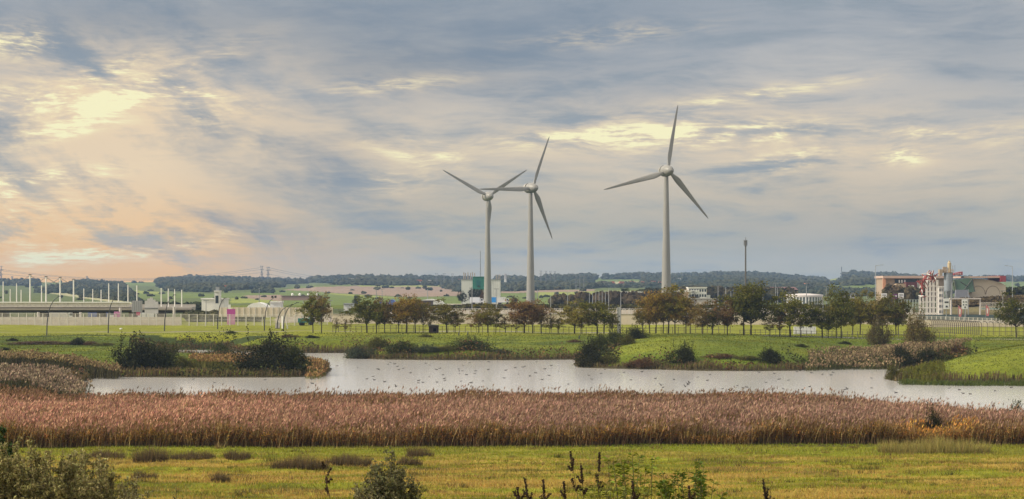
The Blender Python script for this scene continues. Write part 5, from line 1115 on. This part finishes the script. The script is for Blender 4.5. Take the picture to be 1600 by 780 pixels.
# round white hall with colonnade
Y0 = 900; X0 = xx(1257, Y0); zb = G(X0, Y0); t = thing('round_hall', 'round white hall with columns and flat domed roof above the trees', 'building', (X0, Y0, zb)); rr = 29.5 / F * Y0; z1 = zz(464.5, Y0) - zb; z2 = zz(459.5, Y0) - zb
def half(mb, prof, n=40, sy=.6):
    V = [(r * math.cos(a), r * math.sin(a) * sy, z_) for r, z_ in prof for a in np.linspace(0, 2 * math.pi, n, endpoint=False)]
    return mb.add(V, [[i * n + k, i * n + (k + 1) % n, (i + 1) * n + (k + 1) % n, (i + 1) * n + k] for i in range(len(prof) - 1) for k in range(n)])
half(MB(), [(rr * .93, -.3), (rr * .93, z1)]).build('glass_wall', mat('hall_glass', (.22, .25, .25), .3, .2, .5), t)
half(MB(), [(rr, z1), (rr * 1.01, z1 + .5), (rr * .98, z1 + .9), (rr * .7, z2 - .1), (rr * .3, z2 + .15), (.01, z2 + .2)]).build('roof', mat('hall_roof', (.60, .55, .52), .6, .05, .5), t, smooth=True)
for k in range(19):
    a = math.pi + math.pi * k / 18; MB().tube([(rr * .97 * math.cos(a), rr * .97 * .6 * math.sin(a), -.3), (rr * .97 * math.cos(a), rr * .97 * .6 * math.sin(a), z1 + .02)], .17, 6).build('column', WHITE(), t)
hall('row_houses', 1192, 1246, 448.5, 455, 1900, 12, 'long low terrace with pinkish tiled roof before the woods', 'houses', mat('house_cream', (.45, .38, .32), .8), mat('pink_tiles', (.40, .22, .20), .8, .2, .3), 'gable', windows=14)
hall('low_shed', 1322, 1336, 459, 466, 900, 8, 'grey box building left of the small billboards', 'building', mat('grey_panel_pale'), GREY(), windows=2)
# ------------------------------------------------------------------ far villages and farms
for i, (p, py_, w_, c_, rf) in enumerate([(551, 441.5, 11, 'w', 'w'), (560, 441, 6, 'w', 'r'), (587, 440.5, 5, 'w', 'w'), (638, 444, 9, 'p', 'r'), (655, 443.5, 10, 'w', 'r'), (671, 444, 8, 'w', 'w'), (716, 442.5, 9, 'w', 'r'), (789, 446, 2.2, 'w', 'w'), (818, 441, 9, 'g', 'w'),
                                     (943, 446.5, 7, 'p', 'r'), (957, 446, 6, 'w', 'r'), (972, 446.5, 8, 'p', 'r'), (988, 445.5, 7, 'w', 'r'), (1004, 446, 6, 'p', 'r'), (1020, 445.5, 8, 'w', 'r'), (1061, 441, 5, 'w', 'w'), (1033, 446.5, 6, 'p', 'r'), (352, 452, 6, 'w', 'r'), (990, 432.5, 9, 'w', 'w'), (1420, 452, 12, 'p', 'r'), (1262, 449, 6, 'p', 'r')]):
    Y0 = 2900; hgt = 5.2 if w_ > 3 else 7.5; X0 = xx(p, Y0); zb = zz(py_ + 1.2, Y0); gz = G(X0, Y0)
    # find the distance at which the ground passes through this row
    cand = np.arange(1500, 4480, 20.0); gp = 450 - F * (ground(xx(p, cand), cand) - HC) / cand; j = int(np.argmin(np.abs(gp - (py_ + 1.5)))); Y0 = float(cand[j]); X0 = xx(p, Y0); ww = w_ / F * Y0
    zt = (6.5 if w_ > 3 else 16) * Y0 / 3300
    names = ['long white farmhouse at the wood edge left of centre', 'small red roofed house right of the white farmhouse', 'white house alone in the wood edge', 'pink house, leftmost of the red roofed row', 'red roofed white house in the middle of its row', 'white house at the right end of the red roofed row', 'red roofed house right beside the factory', 'slender white chapel tower before the woods', 'long grey farm at the foot of the hazy hill',
             'leftmost pink house of the village', 'second house of the village with white walls', 'wide pinkish house in the village', 'white village house below the light green field', 'small pinkish village house left of the right turbine', 'white village house nearest the right turbine on its left', 'bright white house in the woods right of the turbine', 'tiny pinkish house next to the right turbine tower', 'tiny white house on the left fields', 'pale house high on the wooded ridge', 'wide pink roofed house left of the brown building', 'small pinkish house above the round hall']
    t = thing('house' if w_ > 3 else 'chapel', names[i], 'house' if w_ > 3 else 'chapel', (X0, Y0, G(X0, Y0)), random.uniform(-.2, .2)); wall_m = mat({'w': 'house_white', 'p': 'house_pink', 'g': 'house_grey'}[c_], {'w': (.70, .67, .63), 'p': (.46, .30, .25), 'g': (.25, .24, .24)}[c_], .8)
    MB().b2(-ww / 2, ww / 2, 0, 7, -1, zt * .6).build('walls', wall_m, t); MB().prism([(-ww / 2 - .3, zt * .6), (ww / 2 + .3, zt * .6), (ww / 2 * .8, zt), (-ww / 2 * .8, zt)], -.4, 7.4).build('roof', RED if rf == 'r' else mat('slate_pale', (.42, .40, .40), .7), t)
# ------------------------------------------------------------------ pylons
def pylon(px_, ty, Y0, wpx, label, kind='cat', zb=None, group='electricity pylons on the hills', lat=1.0):
    X0 = xx(px_, Y0); zb = G(X0, Y0); hh = zz(ty, Y0) - zb; w_ = wpx / F * Y0 / 2; r = .15 * Y0 / 4000 * 2.4 * lat; t = thing('pylon', label, 'pylon', (X0, Y0, zb), 0, group); m = PYLON(); b = w_ * .8; tp = w_ * .28
    for sx_ in (-1, 1):
        for sy_ in (-1, 1): MB().tube([(sx_ * b, sy_ * b, -1), (sx_ * tp, sy_ * tp, hh * .72), (sx_ * tp * (2.2 if kind == 'cat' else .6), sy_ * tp * .5, hh)], r, 4, cap=False).build('leg', m, t)
    lt = MB()
    for k in range(5):
        z0, z1 = hh * .72 * k / 5, hh * .72 * (k + 1) / 5; w0 = b + (tp - b) * k / 5; w1 = b + (tp - b) * (k + 1) / 5
        for s in (-1, 1): lt.tube([(s * w0, -w0, z0), (-s * w1, -w1, z1)], r * .6, 3, cap=False)
    lt.build('lattice', m, t); t.children[0]
    for zf, wf in ((.55, 1.0), (.80, 1.15), (1.0, .9)): MB().tube([(-w_ * wf * 1.3, 0, hh * zf), (w_ * wf * 1.3, 0, hh * zf)], r, 4).build('cross_arm', m, t)
for a in [(409, 416, 4200, 4.5, 'left one of the two tall pylons on the hill'), (419, 417.5, 4180, 5, 'right one of the two tall pylons on the hill'), (1, 416, 4100, 5.5, 'pylon cut by the left picture edge'), (19, 432, 4300, 3, 'small pylon near the left edge'), (136, 432, 4300, 3.4, 'small pylon above the viaduct'),
          (331, 432, 4300, 3, 'small pylon left of its twin on the low wood'), (348, 433, 4300, 2.6, 'small pylon right of its twin on the low wood'), (682, 427.5, 3000, 4, 'left one of three forked pylons beside the factory'), (694, 427.5, 3000, 4.2, 'middle one of three forked pylons beside the factory'), (707, 428, 3000, 4, 'right one of three forked pylons beside the factory'),
          (845, 423.5, 2600, 3.2, 'first of four pale pylons right of the middle turbine'), (853, 424, 2600, 3.2, 'second of four pale pylons right of the middle turbine'), (860, 424, 2600, 3.2, 'third of four pale pylons right of the middle turbine'), (867, 424.5, 2600, 3.2, 'fourth of four pale pylons right of the middle turbine'),
          (1315, 417, 4300, 1.2, 'thin radio mast on the right hand hill')]:
    pylon(*a, lat=.7 if a[2] < 3500 else 1.0)
for p in (900, 906, 912, 1296):
    pylon(p, 432 if p < 1000 else 437, 2200, 2.0, {900: 'thin pylon left of a group of three on the plain', 906: 'middle thin pylon of three on the plain', 912: 'thin pylon right of a group of three on the plain', 1296: 'thin pylon before the right hand hill'}[p], lat=.6)
def cable(name, pts, Y0, label, r=.3, n=14, sag=6):
    t = None; objs = []
    for k, (pa, pb, s) in enumerate(pts):
        a = np.array([xx(pa[0], Y0), Y0, zz(pa[1], Y0)]); b = np.array([xx(pb[0], Y0), Y0, zz(pb[1], Y0)])
        if t is None: t = thing(name, label, 'power line', tuple(a))
        P = [a + (b - a) * u - np.array([0, 0, 1]) * s * 4 * u * (1 - u) - np.array(t.location) for u in np.linspace(0, 1, n)]
        MB().tube(P, r, 3, cap=False).build('cable', PYLON(), t)
cable('power_line', [((1, 423), (409, 421), 16), ((1, 428), (409, 426), 12), ((1, 421), (409, 418), 17)], 4190, 'power cables sagging from the left edge to the tall pylon pair')
cable('power_line', [((419, 418), (500, 433), 1.5), ((419, 421), (500, 437), 1), ((419, 428), (490, 441), 1)], 4185, 'power cables running down right from the tall pylon pair')
# ------------------------------------------------------------------ thin light poles
LP = [(588, 452, 800), (597, 452, 800), (623, 464, 800), (668, 452, 1200), (737.5, 448, 760), (775.5, 452, 760), (860.5, 463, 660), (921, 457, 900), (926, 457, 905), (931, 456, 900), (936, 456, 905), (941, 457, 900), (946, 456, 905), (951, 451, 720), (970, 454, 720), (887, 458, 1000), (1085, 458, 720), (1122, 447, 760), (1134, 449, 760), (1142, 454, 900),
      (1183, 452, 850), (1192, 455, 850), (1212, 443, 850), (1215, 449, 850), (1225, 460, 850), (1232, 458, 850), (1260, 447, 720), (1286, 462, 700), (1291, 448, 860), (1355, 456, 690), (1487, 441, 735), (1473, 447, 735), (1509, 462, 700), (1513, 452, 760), (1567, 455, 700), (840, 452, 1000), (516, 470, 700), (474, 470, 700), (322, 470, 655), (405, 450, 1100)]
LP.sort()
for i, (p, ty, Y0) in enumerate(LP):
    two = i % 3 == 0 or p in (588, 597)
    L = min([(597, 'blue tents'), (762, 'left wind turbine'), (829, 'middle wind turbine'), (1041, 'right wind turbine'), (1165, 'phone mast'), (1257, 'round white hall'), (1452, 'white lattice tower'), (413, 'floodlight post')], key=lambda l: abs(l[0] - p))
    side = 'right' if p > L[0] else 'left'; near = [q_[0] for q_ in LP if q_[0] != p and abs(q_[0] - L[0]) < abs(p - L[0]) and (q_[0] > L[0]) == (side == 'right')]
    nn = ORD[len([q_ for q_ in near])] if len(near) < 9 else 'tenth'
    pole(p, ty, None, Y0, .14 * Y0 / 800, .09 * Y0 / 800, f'thin grey pole{" with a cross head" if two else ""}, {nn} one {side} of the {L[1]}', group='thin grey poles on the plain', heads=1 if two else 0, headw=1.6 * Y0 / 800)
def street_lamp(px_, ty, Y0, dirx, label):
    X0 = xx(px_, Y0); zb = G(X0, Y0); hh = zz(ty, Y0) - zb; t = thing('street_lamp', label, 'street lamp', (X0, Y0, zb)); m = mat('lamp_steel', (.30, .32, .34), .5)
    MB().tube([(0, 0, -.2), (0, 0, hh)], [.15, .09], 8).build('pole', m, t); MB().tube([(0, 0, hh - .1), (dirx * 1.4, 0, hh + .15)], [.08, .05], 6).build('arm', m, t); MB().box((dirx * 1.8, 0, hh + .15), (1.0, .35, .14)).build('lamp_head', m, t)
street_lamp(1368, 415, 760, 1, 'street lamp with arm to the right, left of the brown building'); street_lamp(1582, 416, 740, -1, 'street lamp with arm to the left near the right edge')

# ------------------------------------------------------------------ leisure complex on the right
CY = 960; X0 = xx(1478, CY); zb = G(X0, CY); t = thing('leisure_complex', 'long flat roofed brown complex with a domed beige wing and green glass front', 'building', (X0, CY, zb)); cx_ = lambda p, Y=CY: xx(p, Y) - X0; cz = lambda py, Y=CY: zz(py, Y) - zb
MB().b2(cx_(1381), cx_(1475), 0, 20, -3, cz(435)).build('long_block', mat('tan_block', (.34, .26, .19), .8, .15, .3), t)
MB().b2(cx_(1379), cx_(1478), -1.4, 21, cz(434.95), cz(431.2)).build('roof_slab', mat('roof_pink', (.50, .36, .29), .7, .1, .3), t)
MB().b2(cx_(1379), cx_(1383.5), -1.2, -.003, -3, cz(435.05)).build('orange_pier', mat('orange_wall', (.52, .26, .16), .8), t)
MB().b2(cx_(1398), cx_(1436), -.3, -.003, cz(442.5), cz(436)).build('window_band', GLASSD(), t)
for p in (1404, 1408, 1412.5): MB().b2(cx_(p), cx_(p + 2), -.36, -.303, cz(442), cz(437.5)).build('bright_pane', WHITE(), t)
MB().prism([(cx_(1392), -3), (cx_(1392), cz(448)), (cx_(1398), cz(443.5)), (cx_(1412), cz(443.5)), (cx_(1412), -3)], -6, -.4).build('front_block', mat('tan_wall', (.40, .30, .20), .8), t)
rb = MB().b2(cx_(1411.5), cx_(1428), -7, -.5, -3, cz(441)).build('maroon_block', mat('maroon', (.11, .035, .04), .6), t)
MB().b2(cx_(1415), cx_(1423.5), -7.08, -7.003, cz(454), cz(446)).build('logo_board', WHITE(), rb)
MB().prism([(cx_(1417), cz(452.5)), (cx_(1418), cz(448)), (cx_(1420), cz(449.5)), (cx_(1422), cz(447.6)), (cx_(1422.6), cz(451)), (cx_(1420), cz(450.6))], -7.15, -7.085).build('logo_mark', mat('logo_red', (.5, .04, .04), .6), rb)
for k in range(3): MB().b2(cx_(1428.2 + k * 2), cx_(1429.2 + k * 2), -5, -4, -3, cz(441 + k)).build('column', WHITE(), t)
MB().b2(cx_(1431), cx_(1438), -3, -.5, -3, cz(445)).build('cream_block', mat('cream_wall', (.52, .44, .30), .8), t)
# domed wing
pts = [(cx_(1517), -3), (cx_(1574), -3)] + [(cx_(p), cz(py_)) for p, py_ in ((1573, 446), (1566, 442.5), (1555, 439), (1540, 436.5), (1526, 436), (1515, 438))]
MB().prism(pts, 2, 30).build('domed_wing', mat('beige_dome', (.66, .56, .42), .8, .08, .2), t)
for c0 in (1530, 1553):
    ar = MB(); ar.tube([(cx_(c0 + 11 * math.cos(a)), 1.9, cz(460 - 13 * math.sin(a))) for a in np.linspace(0, math.pi, 14)], .07, 4); ar.build('arch', mat('brown_arch', (.20, .14, .09), .8), t)
MB().b2(cx_(1506), cx_(1562), -.5, 24, cz(434.4), cz(431.8)).build('roof_slab', mat('roof_pink'), t)
MB().b2(cx_(1562.01), cx_(1571), -1, 24, cz(440.5), cz(431)).build('red_box', mat('red_box', (.27, .05, .06), .6), t)
# green glass slanted front
MB().prism([(cx_(1489), cz(437)), (cx_(1517), cz(434.6)), (cx_(1521), cz(456)), (cx_(1500), cz(459)), (cx_(1492), cz(455))], -3, 1.9).build('glass_front', mat('glass_front', (.10, .16, .11), .25, .3, .3), t)
for a, b in (((1500, 459), (1517, 436)), ((1492, 455), (1489, 437)), ((1521, 456), (1517, 435)), ((1498, 440), (1510, 448))): MB().tube([(cx_(a[0]), -3.1, cz(a[1])), (cx_(b[0]), -3.1, cz(b[1]))], .15, 4).build('glazing_bar', mat('bar_dark', (.06, .06, .05), .6), t)
MB().prism([(cx_(1488), -2), (cx_(1516), -2), (cx_(1508), cz(453)), (cx_(1490), cz(453))], -5, -3.2).build('entrance_roof', mat('slate_blue', (.22, .23, .27), .6), t)
rbx = MB().prism([(cx_(1489), cz(430.5)), (cx_(1503.5), cz(430)), (cx_(1503.5), cz(424.5)), (cx_(1489.5), cz(427.5))], -1, 6).build('red_sign_box', mat('red_box'), t)
for k in range(4): MB().b2(cx_(1491 + k * 2.8), cx_(1492.6 + k * 2.8), -1.08, -1.003, cz(429.3), cz(427.6 - k * .3)).build('letter', mat('letter_pale', (.6, .4, .36), .6), rbx)
for k in range(7): MB().b2(cx_(1386 + k * 3.6), cx_(1388 + k * 3.6), -.2, -.003, cz(450), cz(445)).build('window', GLASSD(), t) if k < 2 or k > 6 else None
# silo
Y0 = 900; X0 = xx(1481.5, Y0); zb = G(X0, Y0); t = thing('silo', 'grey cylindrical silo with railed platform and tan chimney on top', 'silo', (X0, Y0, zb)); r = 6.6 / F * Y0; z = lambda py: zz(py, Y0) - zb
MB().lathe([(r * .25, z(466)), (r * .95, z(455)), (r, z(454)), (r, z(427)), (r * .9, z(426.5)), (.01, z(426))], 28).build('tank', mat('silo_steel', (.34, .37, .40), .4, .25, .3, metal=.4), t, smooth=False)
for k in range(8): MB().lathe([(r * 1.01, z(452 - k * 3.2)), (r * 1.02, z(451.6 - k * 3.2))], 28).build('hoop', GREY(), t)
for a in range(6): MB().tube([(r * math.cos(a * 1.047), r * math.sin(a * 1.047), -.5), (r * math.cos(a * 1.047), r * math.sin(a * 1.047), z(455))], .14, 5).build('leg', GREY(), t)
MB().b2(-r * 1.5, r * 1.1, -r, r, z(426.4), z(425.6)).build('platform', mat('tan_steel', (.36, .28, .20), .7), t)
for p in np.linspace(-r * 1.5, r * 1.1, 7): MB().tube([(p, -r, z(425.6)), (p, -r, z(421.5))], .08, 4).build('rail_post', mat('tan_steel'), t)
for zf in (421.5, 423.5): MB().tube([(-r * 1.5, -r, z(zf)), (r * 1.1, -r, z(zf))], .08, 4).build('handrail', mat('tan_steel'), t)
MB().b2(-1.9, -.5, -.6, .6, z(425.6), z(417)).build('upper_hopper', mat('tan_steel'), t); MB().lathe([(.62, z(425.6)), (.62, z(411)), (.35, z(410)), (.3, z(407.5))], 12, (.4, 0, 0)).build('chimney', mat('chimney_tan', (.50, .40, .24), .7), t)
MB().tube([(r * 1.0, -r * .4, z(440)), (r * 1.0, -r * .4, z(415))], .10, 5).build('ladder_pole', GREY(), t); MB().tube([(r * 1.6, 0, z(430)), (r * 1.6, 0, z(414))], .06, 5).build('thin_rod', GREY(), t)
MB().b2(-r * 2.2, -r * 1.52, -r, r, z(431), z(421)).build('side_stair', mat('tan_steel'), t)
# white lattice tower
Y0 = 730; X0 = xx(1452, Y0); zb = G(X0, Y0); t = thing('lattice_tower', 'white open grid tower below the red sculpture', 'tower', (X0, Y0, zb)); z = lambda py: zz(py, Y0) - zb; wx_ = lambda p: xx(p, Y0) - X0; WH = mat('tower_white', (.68, .65, .60), .5, .1, 1)
for dy_ in (0, 2.2):
    for p in (1449, 1454.3, 1459.7, 1465.6): MB().b2(wx_(p) - .13, wx_(p) + .13, dy_, dy_ + .26, -.3, z(437.5)).build('upright', WH, t)
    for p in (1438.5, 1443.5): MB().b2(wx_(p) - .11, wx_(p) + .11, dy_, dy_ + .24, -.3, z(462)).build('upright', WH, t)
    for py_ in (438, 447, 456): MB().b2(wx_(1449), wx_(1465.6), dy_ - .03, dy_ + .20, z(py_) - .14, z(py_) + .1).build('beam', WH, t)
    for py_ in (463, 472, 481, 490, 498): MB().b2(wx_(1438), wx_(1465.6), dy_ - .03, dy_ + .2, z(py_) - .14, z(py_) + .1).build('beam', WH, t)
for p in (1450.5, 1456, 1461): 
    for j, py_ in enumerate((445, 454, 461, 470, 479, 488)): MB().b2(wx_(p), wx_(p + 3), 2.6, 2.8, z(py_), z(py_ - 5)).build('dark_panel', mat('dark_panel', (.13, .12, .13), .6), t)
t2, w_, zt, _ = hall('white_block', 1467, 1474, 449, 500, 760, 3, 'narrow white block with dark windows between the grid tower and silo', 'building', WH, windows=2, wrow=6)
# red sculpture
Y0 = 728; X0 = xx(1447, Y0); zb0 = zz(462, Y0); t = thing('red_sculpture', 'red and white tangled sculpture clinging to the grid tower', 'sculpture', (X0, Y0, zb0)); g3 = np.random.default_rng(9); REDP = mat('sculpt_red', (.26, .06, .05), .5, .3, 2); z = lambda py: zz(py, Y0) - zb0
spine = [(1440, 462), (1441, 452), (1440, 444), (1444, 436), (1449, 430), (1456, 432), (1461, 434)]
MB().tube([(xx(a, Y0) - X0, -.3, z(b)) for a, b in spine], [.15, .28, .3, .4, .36, .28, .15], 8).build('body', REDP, t)
for i in range(52):
    k = g3.integers(0, len(spine)); a, b = spine[k]; p0 = np.array([xx(a + g3.normal(0, 1.6), Y0) - X0, -.3, z(b + g3.normal(0, 1.8))]); d = g3.normal(size=3); d /= np.linalg.norm(d); L = g3.uniform(.9, 2.1) * (1.25 if k > 2 else .8)
    MB().tube([p0, p0 + d * L * .5 + np.array([0, 0, .1]), p0 + d * L], [.19, .16, .07], 5).build('arm', REDP if i % 3 else WHITE(), t)
# billboards, signs, flags
for i, (p, Y0, ty, by, w_, m, lab) in enumerate([(1381.5, 720, 458.5, 466, 8.5, mat('board_white'), 'white sign board left of the purple one'), (1398.3, 720, 459.5, 467.5, 7.5, mat('purple_board', (.12, .03, .12), .6), 'purple sign board between two white ones'), (1408, 720, 458, 466.5, 8.5, mat('board_white'), 'white sign board right of the purple one'),
                                   (1479, 690, 466.5, 483, 9, mat('board_white'), 'white sign board on the pole below the silo'), (1507.5, 690, 468, 483, 9, mat('board_white'), 'white square sign with four dark blocks')]):
    X0 = xx(p, Y0); zb = G(X0, Y0); t = thing('sign_board', lab, 'sign', (X0, Y0, zb)); w2 = w_ / F * Y0 / 2; z = lambda py: zz(py, Y0) - zb
    b = MB().b2(-w2, w2, 0, .25, z(by), z(ty)).build('board', m, t); MB().tube([(0, .35, -.2), (0, .35, z(ty + 1))], .12, 6).build('post', GREY(), t)
    dk = mat('mark_dark', (.04, .04, .05), .7); lt_ = mat('board_white')
    if i in (0, 2, 3): MB().b2(-w2 * .7, w2 * .7, -.04, -.003, z(ty + (by - ty) * .42), z(ty + (by - ty) * .28)).build('mark', dk, b); MB().b2(-w2 * .3, w2 * .4, -.04, -.003, z(ty + (by - ty) * .85), z(ty + (by - ty) * .68)).build('mark', dk, b)
    if i == 1:
        for s in (-1, 1): MB().b2(s * .35 - .2, s * .35 + .2, -.04, -.003, z(ty + 4), z(ty + 2)).build('mark', lt_, b)
    if i == 4:
        for sx_ in (-1, 1):
            for rr_ in (.2, .5): MB().b2(sx_ * w2 * .45 - .17, sx_ * w2 * .45 + .17, -.04, -.003, z(ty + (by - ty) * (rr_ + .12)), z(ty + (by - ty) * rr_)).build('mark', dk, b)
        MB().b2(-.1, .25, -.04, -.003, z(ty + 13.5), z(ty + 11)).build('mark', dk, b)
for p, ty, by, lab in ((1497, 477, 499, 'left pink feather flag above the right fence'), (1540, 476, 498, 'right pink feather flag above the right fence')):
    Y0 = 690; X0 = xx(p, Y0); zb = G(X0, Y0); t = thing('feather_flag', lab, 'flag', (X0, Y0, zb)); z = lambda py: zz(py, Y0) - zb
    MB().tube([(0, 0, -.2), (0, 0, z(ty))], .04, 5).build('flag_pole', GREY(), t); MB().prism([(.03, z(ty)), (.6, z(ty + 3)), (1.05, z(ty + 7)), (.85, z(ty + 18)), (.25, z(ty + 18)), (.1, z(ty + 9))], 0, .03).build('cloth', mat('flag_pink', (.52, .18, .20), .7), t); MB().prism([(.3, z(ty + 5)), (.7, z(ty + 7)), (.6, z(ty + 14)), (.35, z(ty + 14))], -.02, -.003).build('white_patch', WHITE(), t)
t = thing('foot_bridge', 'slim grey beam bridge right of the square sign', 'bridge', (xx(1500, 745), 745, G(xx(1500, 745), 745))); z = lambda py: zz(py, 745) - t.location.z
MB().b2(xx(1484, 745) - t.location.x, xx(1533, 745) - t.location.x, 0, 1.5, z(467.8), z(465.8)).build('beam', mat('pale_post'), t)
for p in (1486.5, 1532): MB().b2(xx(p - .9, 745) - t.location.x, xx(p + .9, 745) - t.location.x, .2, 1.2, -.5, z(467.82)).build('pier', mat('pale_post'), t)
t, w_, zt = slab('dark_screen', 1424, 1610, 492, 500, 700, .3, 'dark blue green screen behind the right fence', 'screen', mat('screen_dark', (.07, .10, .10), .6, .4, .6))

# ------------------------------------------------------------------ water birds
def duck_mesh(seed):
    g = np.random.default_rng(seed); mb = MB(); prof = [(.0, -.30, .10), (.05, -.26, .11), (.10, -.15, .08), (.13, 0, .07), (.11, .14, .07), (.04, .22, .10)]
    n = 8; V = []
    for r, x, z_ in prof:
        for k in range(n): a = 2 * math.pi * k / n; V.append((x, r * math.cos(a), z_ + r * .8 * math.sin(a)))
    mb.add(V, [[i * n + k, i * n + (k + 1) % n, (i + 1) * n + (k + 1) % n, (i + 1) * n + k] for i in range(5) for k in range(n)])
    mb.tube([(.16, 0, .10), (.20, 0, .16), (.22, 0, .20), (.27, 0, .21), (.34, 0, .19)], [.06, .04, .055, .05, .012], 6); return mb.mesh('duck', mat('duck_dark', (.035, .03, .025), .7, .3, 5))
DK = duck_mesh(1); g4 = np.random.default_rng(31)
def coverage(p, q_): return True
DP = [(127 + 400, 572), (559, 575), (590, 577), (592, 578), (606, 570), (610, 567), (621, 573), (623, 578), (630, 576), (641, 583), (665, 568), (672, 571), (682, 578), (687, 576), (692, 586), (671, 589), (661, 598), (573, 592.5), (585, 594), (601, 597), (654, 595), (654, 598.5), (617, 569), (718, 580), (718, 584), (717, 577), (723, 580), (729, 586), (743, 580), (742, 584), (734, 567), (724, 572), (763, 578), (790, 579), (788, 591), (754, 595.5), (736, 598.5), (720, 596), (683, 597.5), (695, 595), (694, 592), (764, 566), (805, 575), (810, 585),
      (817, 574), (820, 573), (828, 588), (851, 577), (837, 583), (858, 587), (861, 571.5), (847, 593.5), (838, 566), (873, 580.5), (888, 600.5), (920, 587), (925, 593), (939, 584), (975, 582.5), (986, 594), (1003, 581.5), (1053, 593.5), (1090, 589.5), (1024, 592), (1152, 603), (1161, 606.5), (1167, 605.5), (1197, 598), (1186, 582), (1129, 608), (1139, 609), (1245, 581), (1250, 580), (1268, 583), (1302, 582.5), (1285, 585.5), (1210, 584), (1217, 593), (1224, 608), (1265, 604.5), (1254, 609.5), (1362, 606.5), (1427, 601), (1392, 579), (1316, 613), (1320, 609), (1483, 607), (1492, 602), (1546, 602.5), (1499, 609.5), (1505, 615), (1516, 616), (1400, 614), (1232, 594.5), (945, 577.5), (930, 578.5), (487, 593), (414, 594), (488, 599.5), (302, 593), (335, 598), (1555, 611), (1580, 606)]
i = 0
for p, q_ in DP + [(g4.uniform(540, 1380), g4.uniform(585, 606)) for _ in range(6)]:
    x_, y_ = pw(p, q_)
    if poly_sd(np.array([x_]), np.array([y_]), WP)[0] > -1.2: continue
    o = bpy.data.objects.new('duck', DK); COL.objects.link(o); o.location = (x_, y_, -.03); o.rotation_euler = (0, 0, g4.choice([0, 3.14]) + g4.normal(0, .5)); s = g4.uniform(.55, .85); o.scale = (s, s, s)
    tag(o, 'small dark duck floating on the grey pond', 'duck', 'ducks floating on the pond')
def fly(px_, py_, Y0, s, rz, label):
    mb = MB(); n = 8; prof = [(.0, -.3), (.07, -.2), (.10, 0), (.07, .16), (.03, .3), (.035, .38), (.0, .46)]; V = [(x, r * math.cos(2 * math.pi * k / n), r * .8 * math.sin(2 * math.pi * k / n)) for r, x in prof for k in range(n)]
    mb.add(V, [[i * n + k, i * n + (k + 1) % n, (i + 1) * n + (k + 1) % n, (i + 1) * n + k] for i in range(6) for k in range(n)])
    for sd_ in (-1, 1):
        mb.add([(.12, sd_ * .05, .03), (-.12, sd_ * .05, .02), (-.10, sd_ * .3, .22), (.08, sd_ * .3, .24), (-.12, sd_ * .62, .34)], [[0, 1, 2, 3]]); mb.add([(-.10, sd_ * .3, .22), (.08, sd_ * .3, .24), (-.12, sd_ * .62, .34)], [[0, 1, 2]])
    o = mb.build('flying_bird', mat('duck_dark')); o.location = (xx(px_, Y0), Y0, zz(py_, Y0)); o.rotation_euler = (.3, -.3, rz); o.scale = (s, s, s); tag(o, label, 'bird', 'birds flying low over the pond')
for a in [(1075, 601, 300, .62, .4, 'lower bird of the flying group over the pond'), (1077, 598.5, 305, .62, .2, 'upper bird of the flying group over the pond'), (1071, 604, 302, .58, .9, 'bird at the tail of the flying group over the pond'), (1033, 602, 290, .62, 1.2, 'bird flying alone left of the flying group'), (619, 604, 280, .55, .3, 'bird flying low over the left reed tops'), (1324, 608, 285, .55, .5, 'bird flying near the right reed tops')]:
    fly(*a)
print('objects', len(bpy.data.objects))
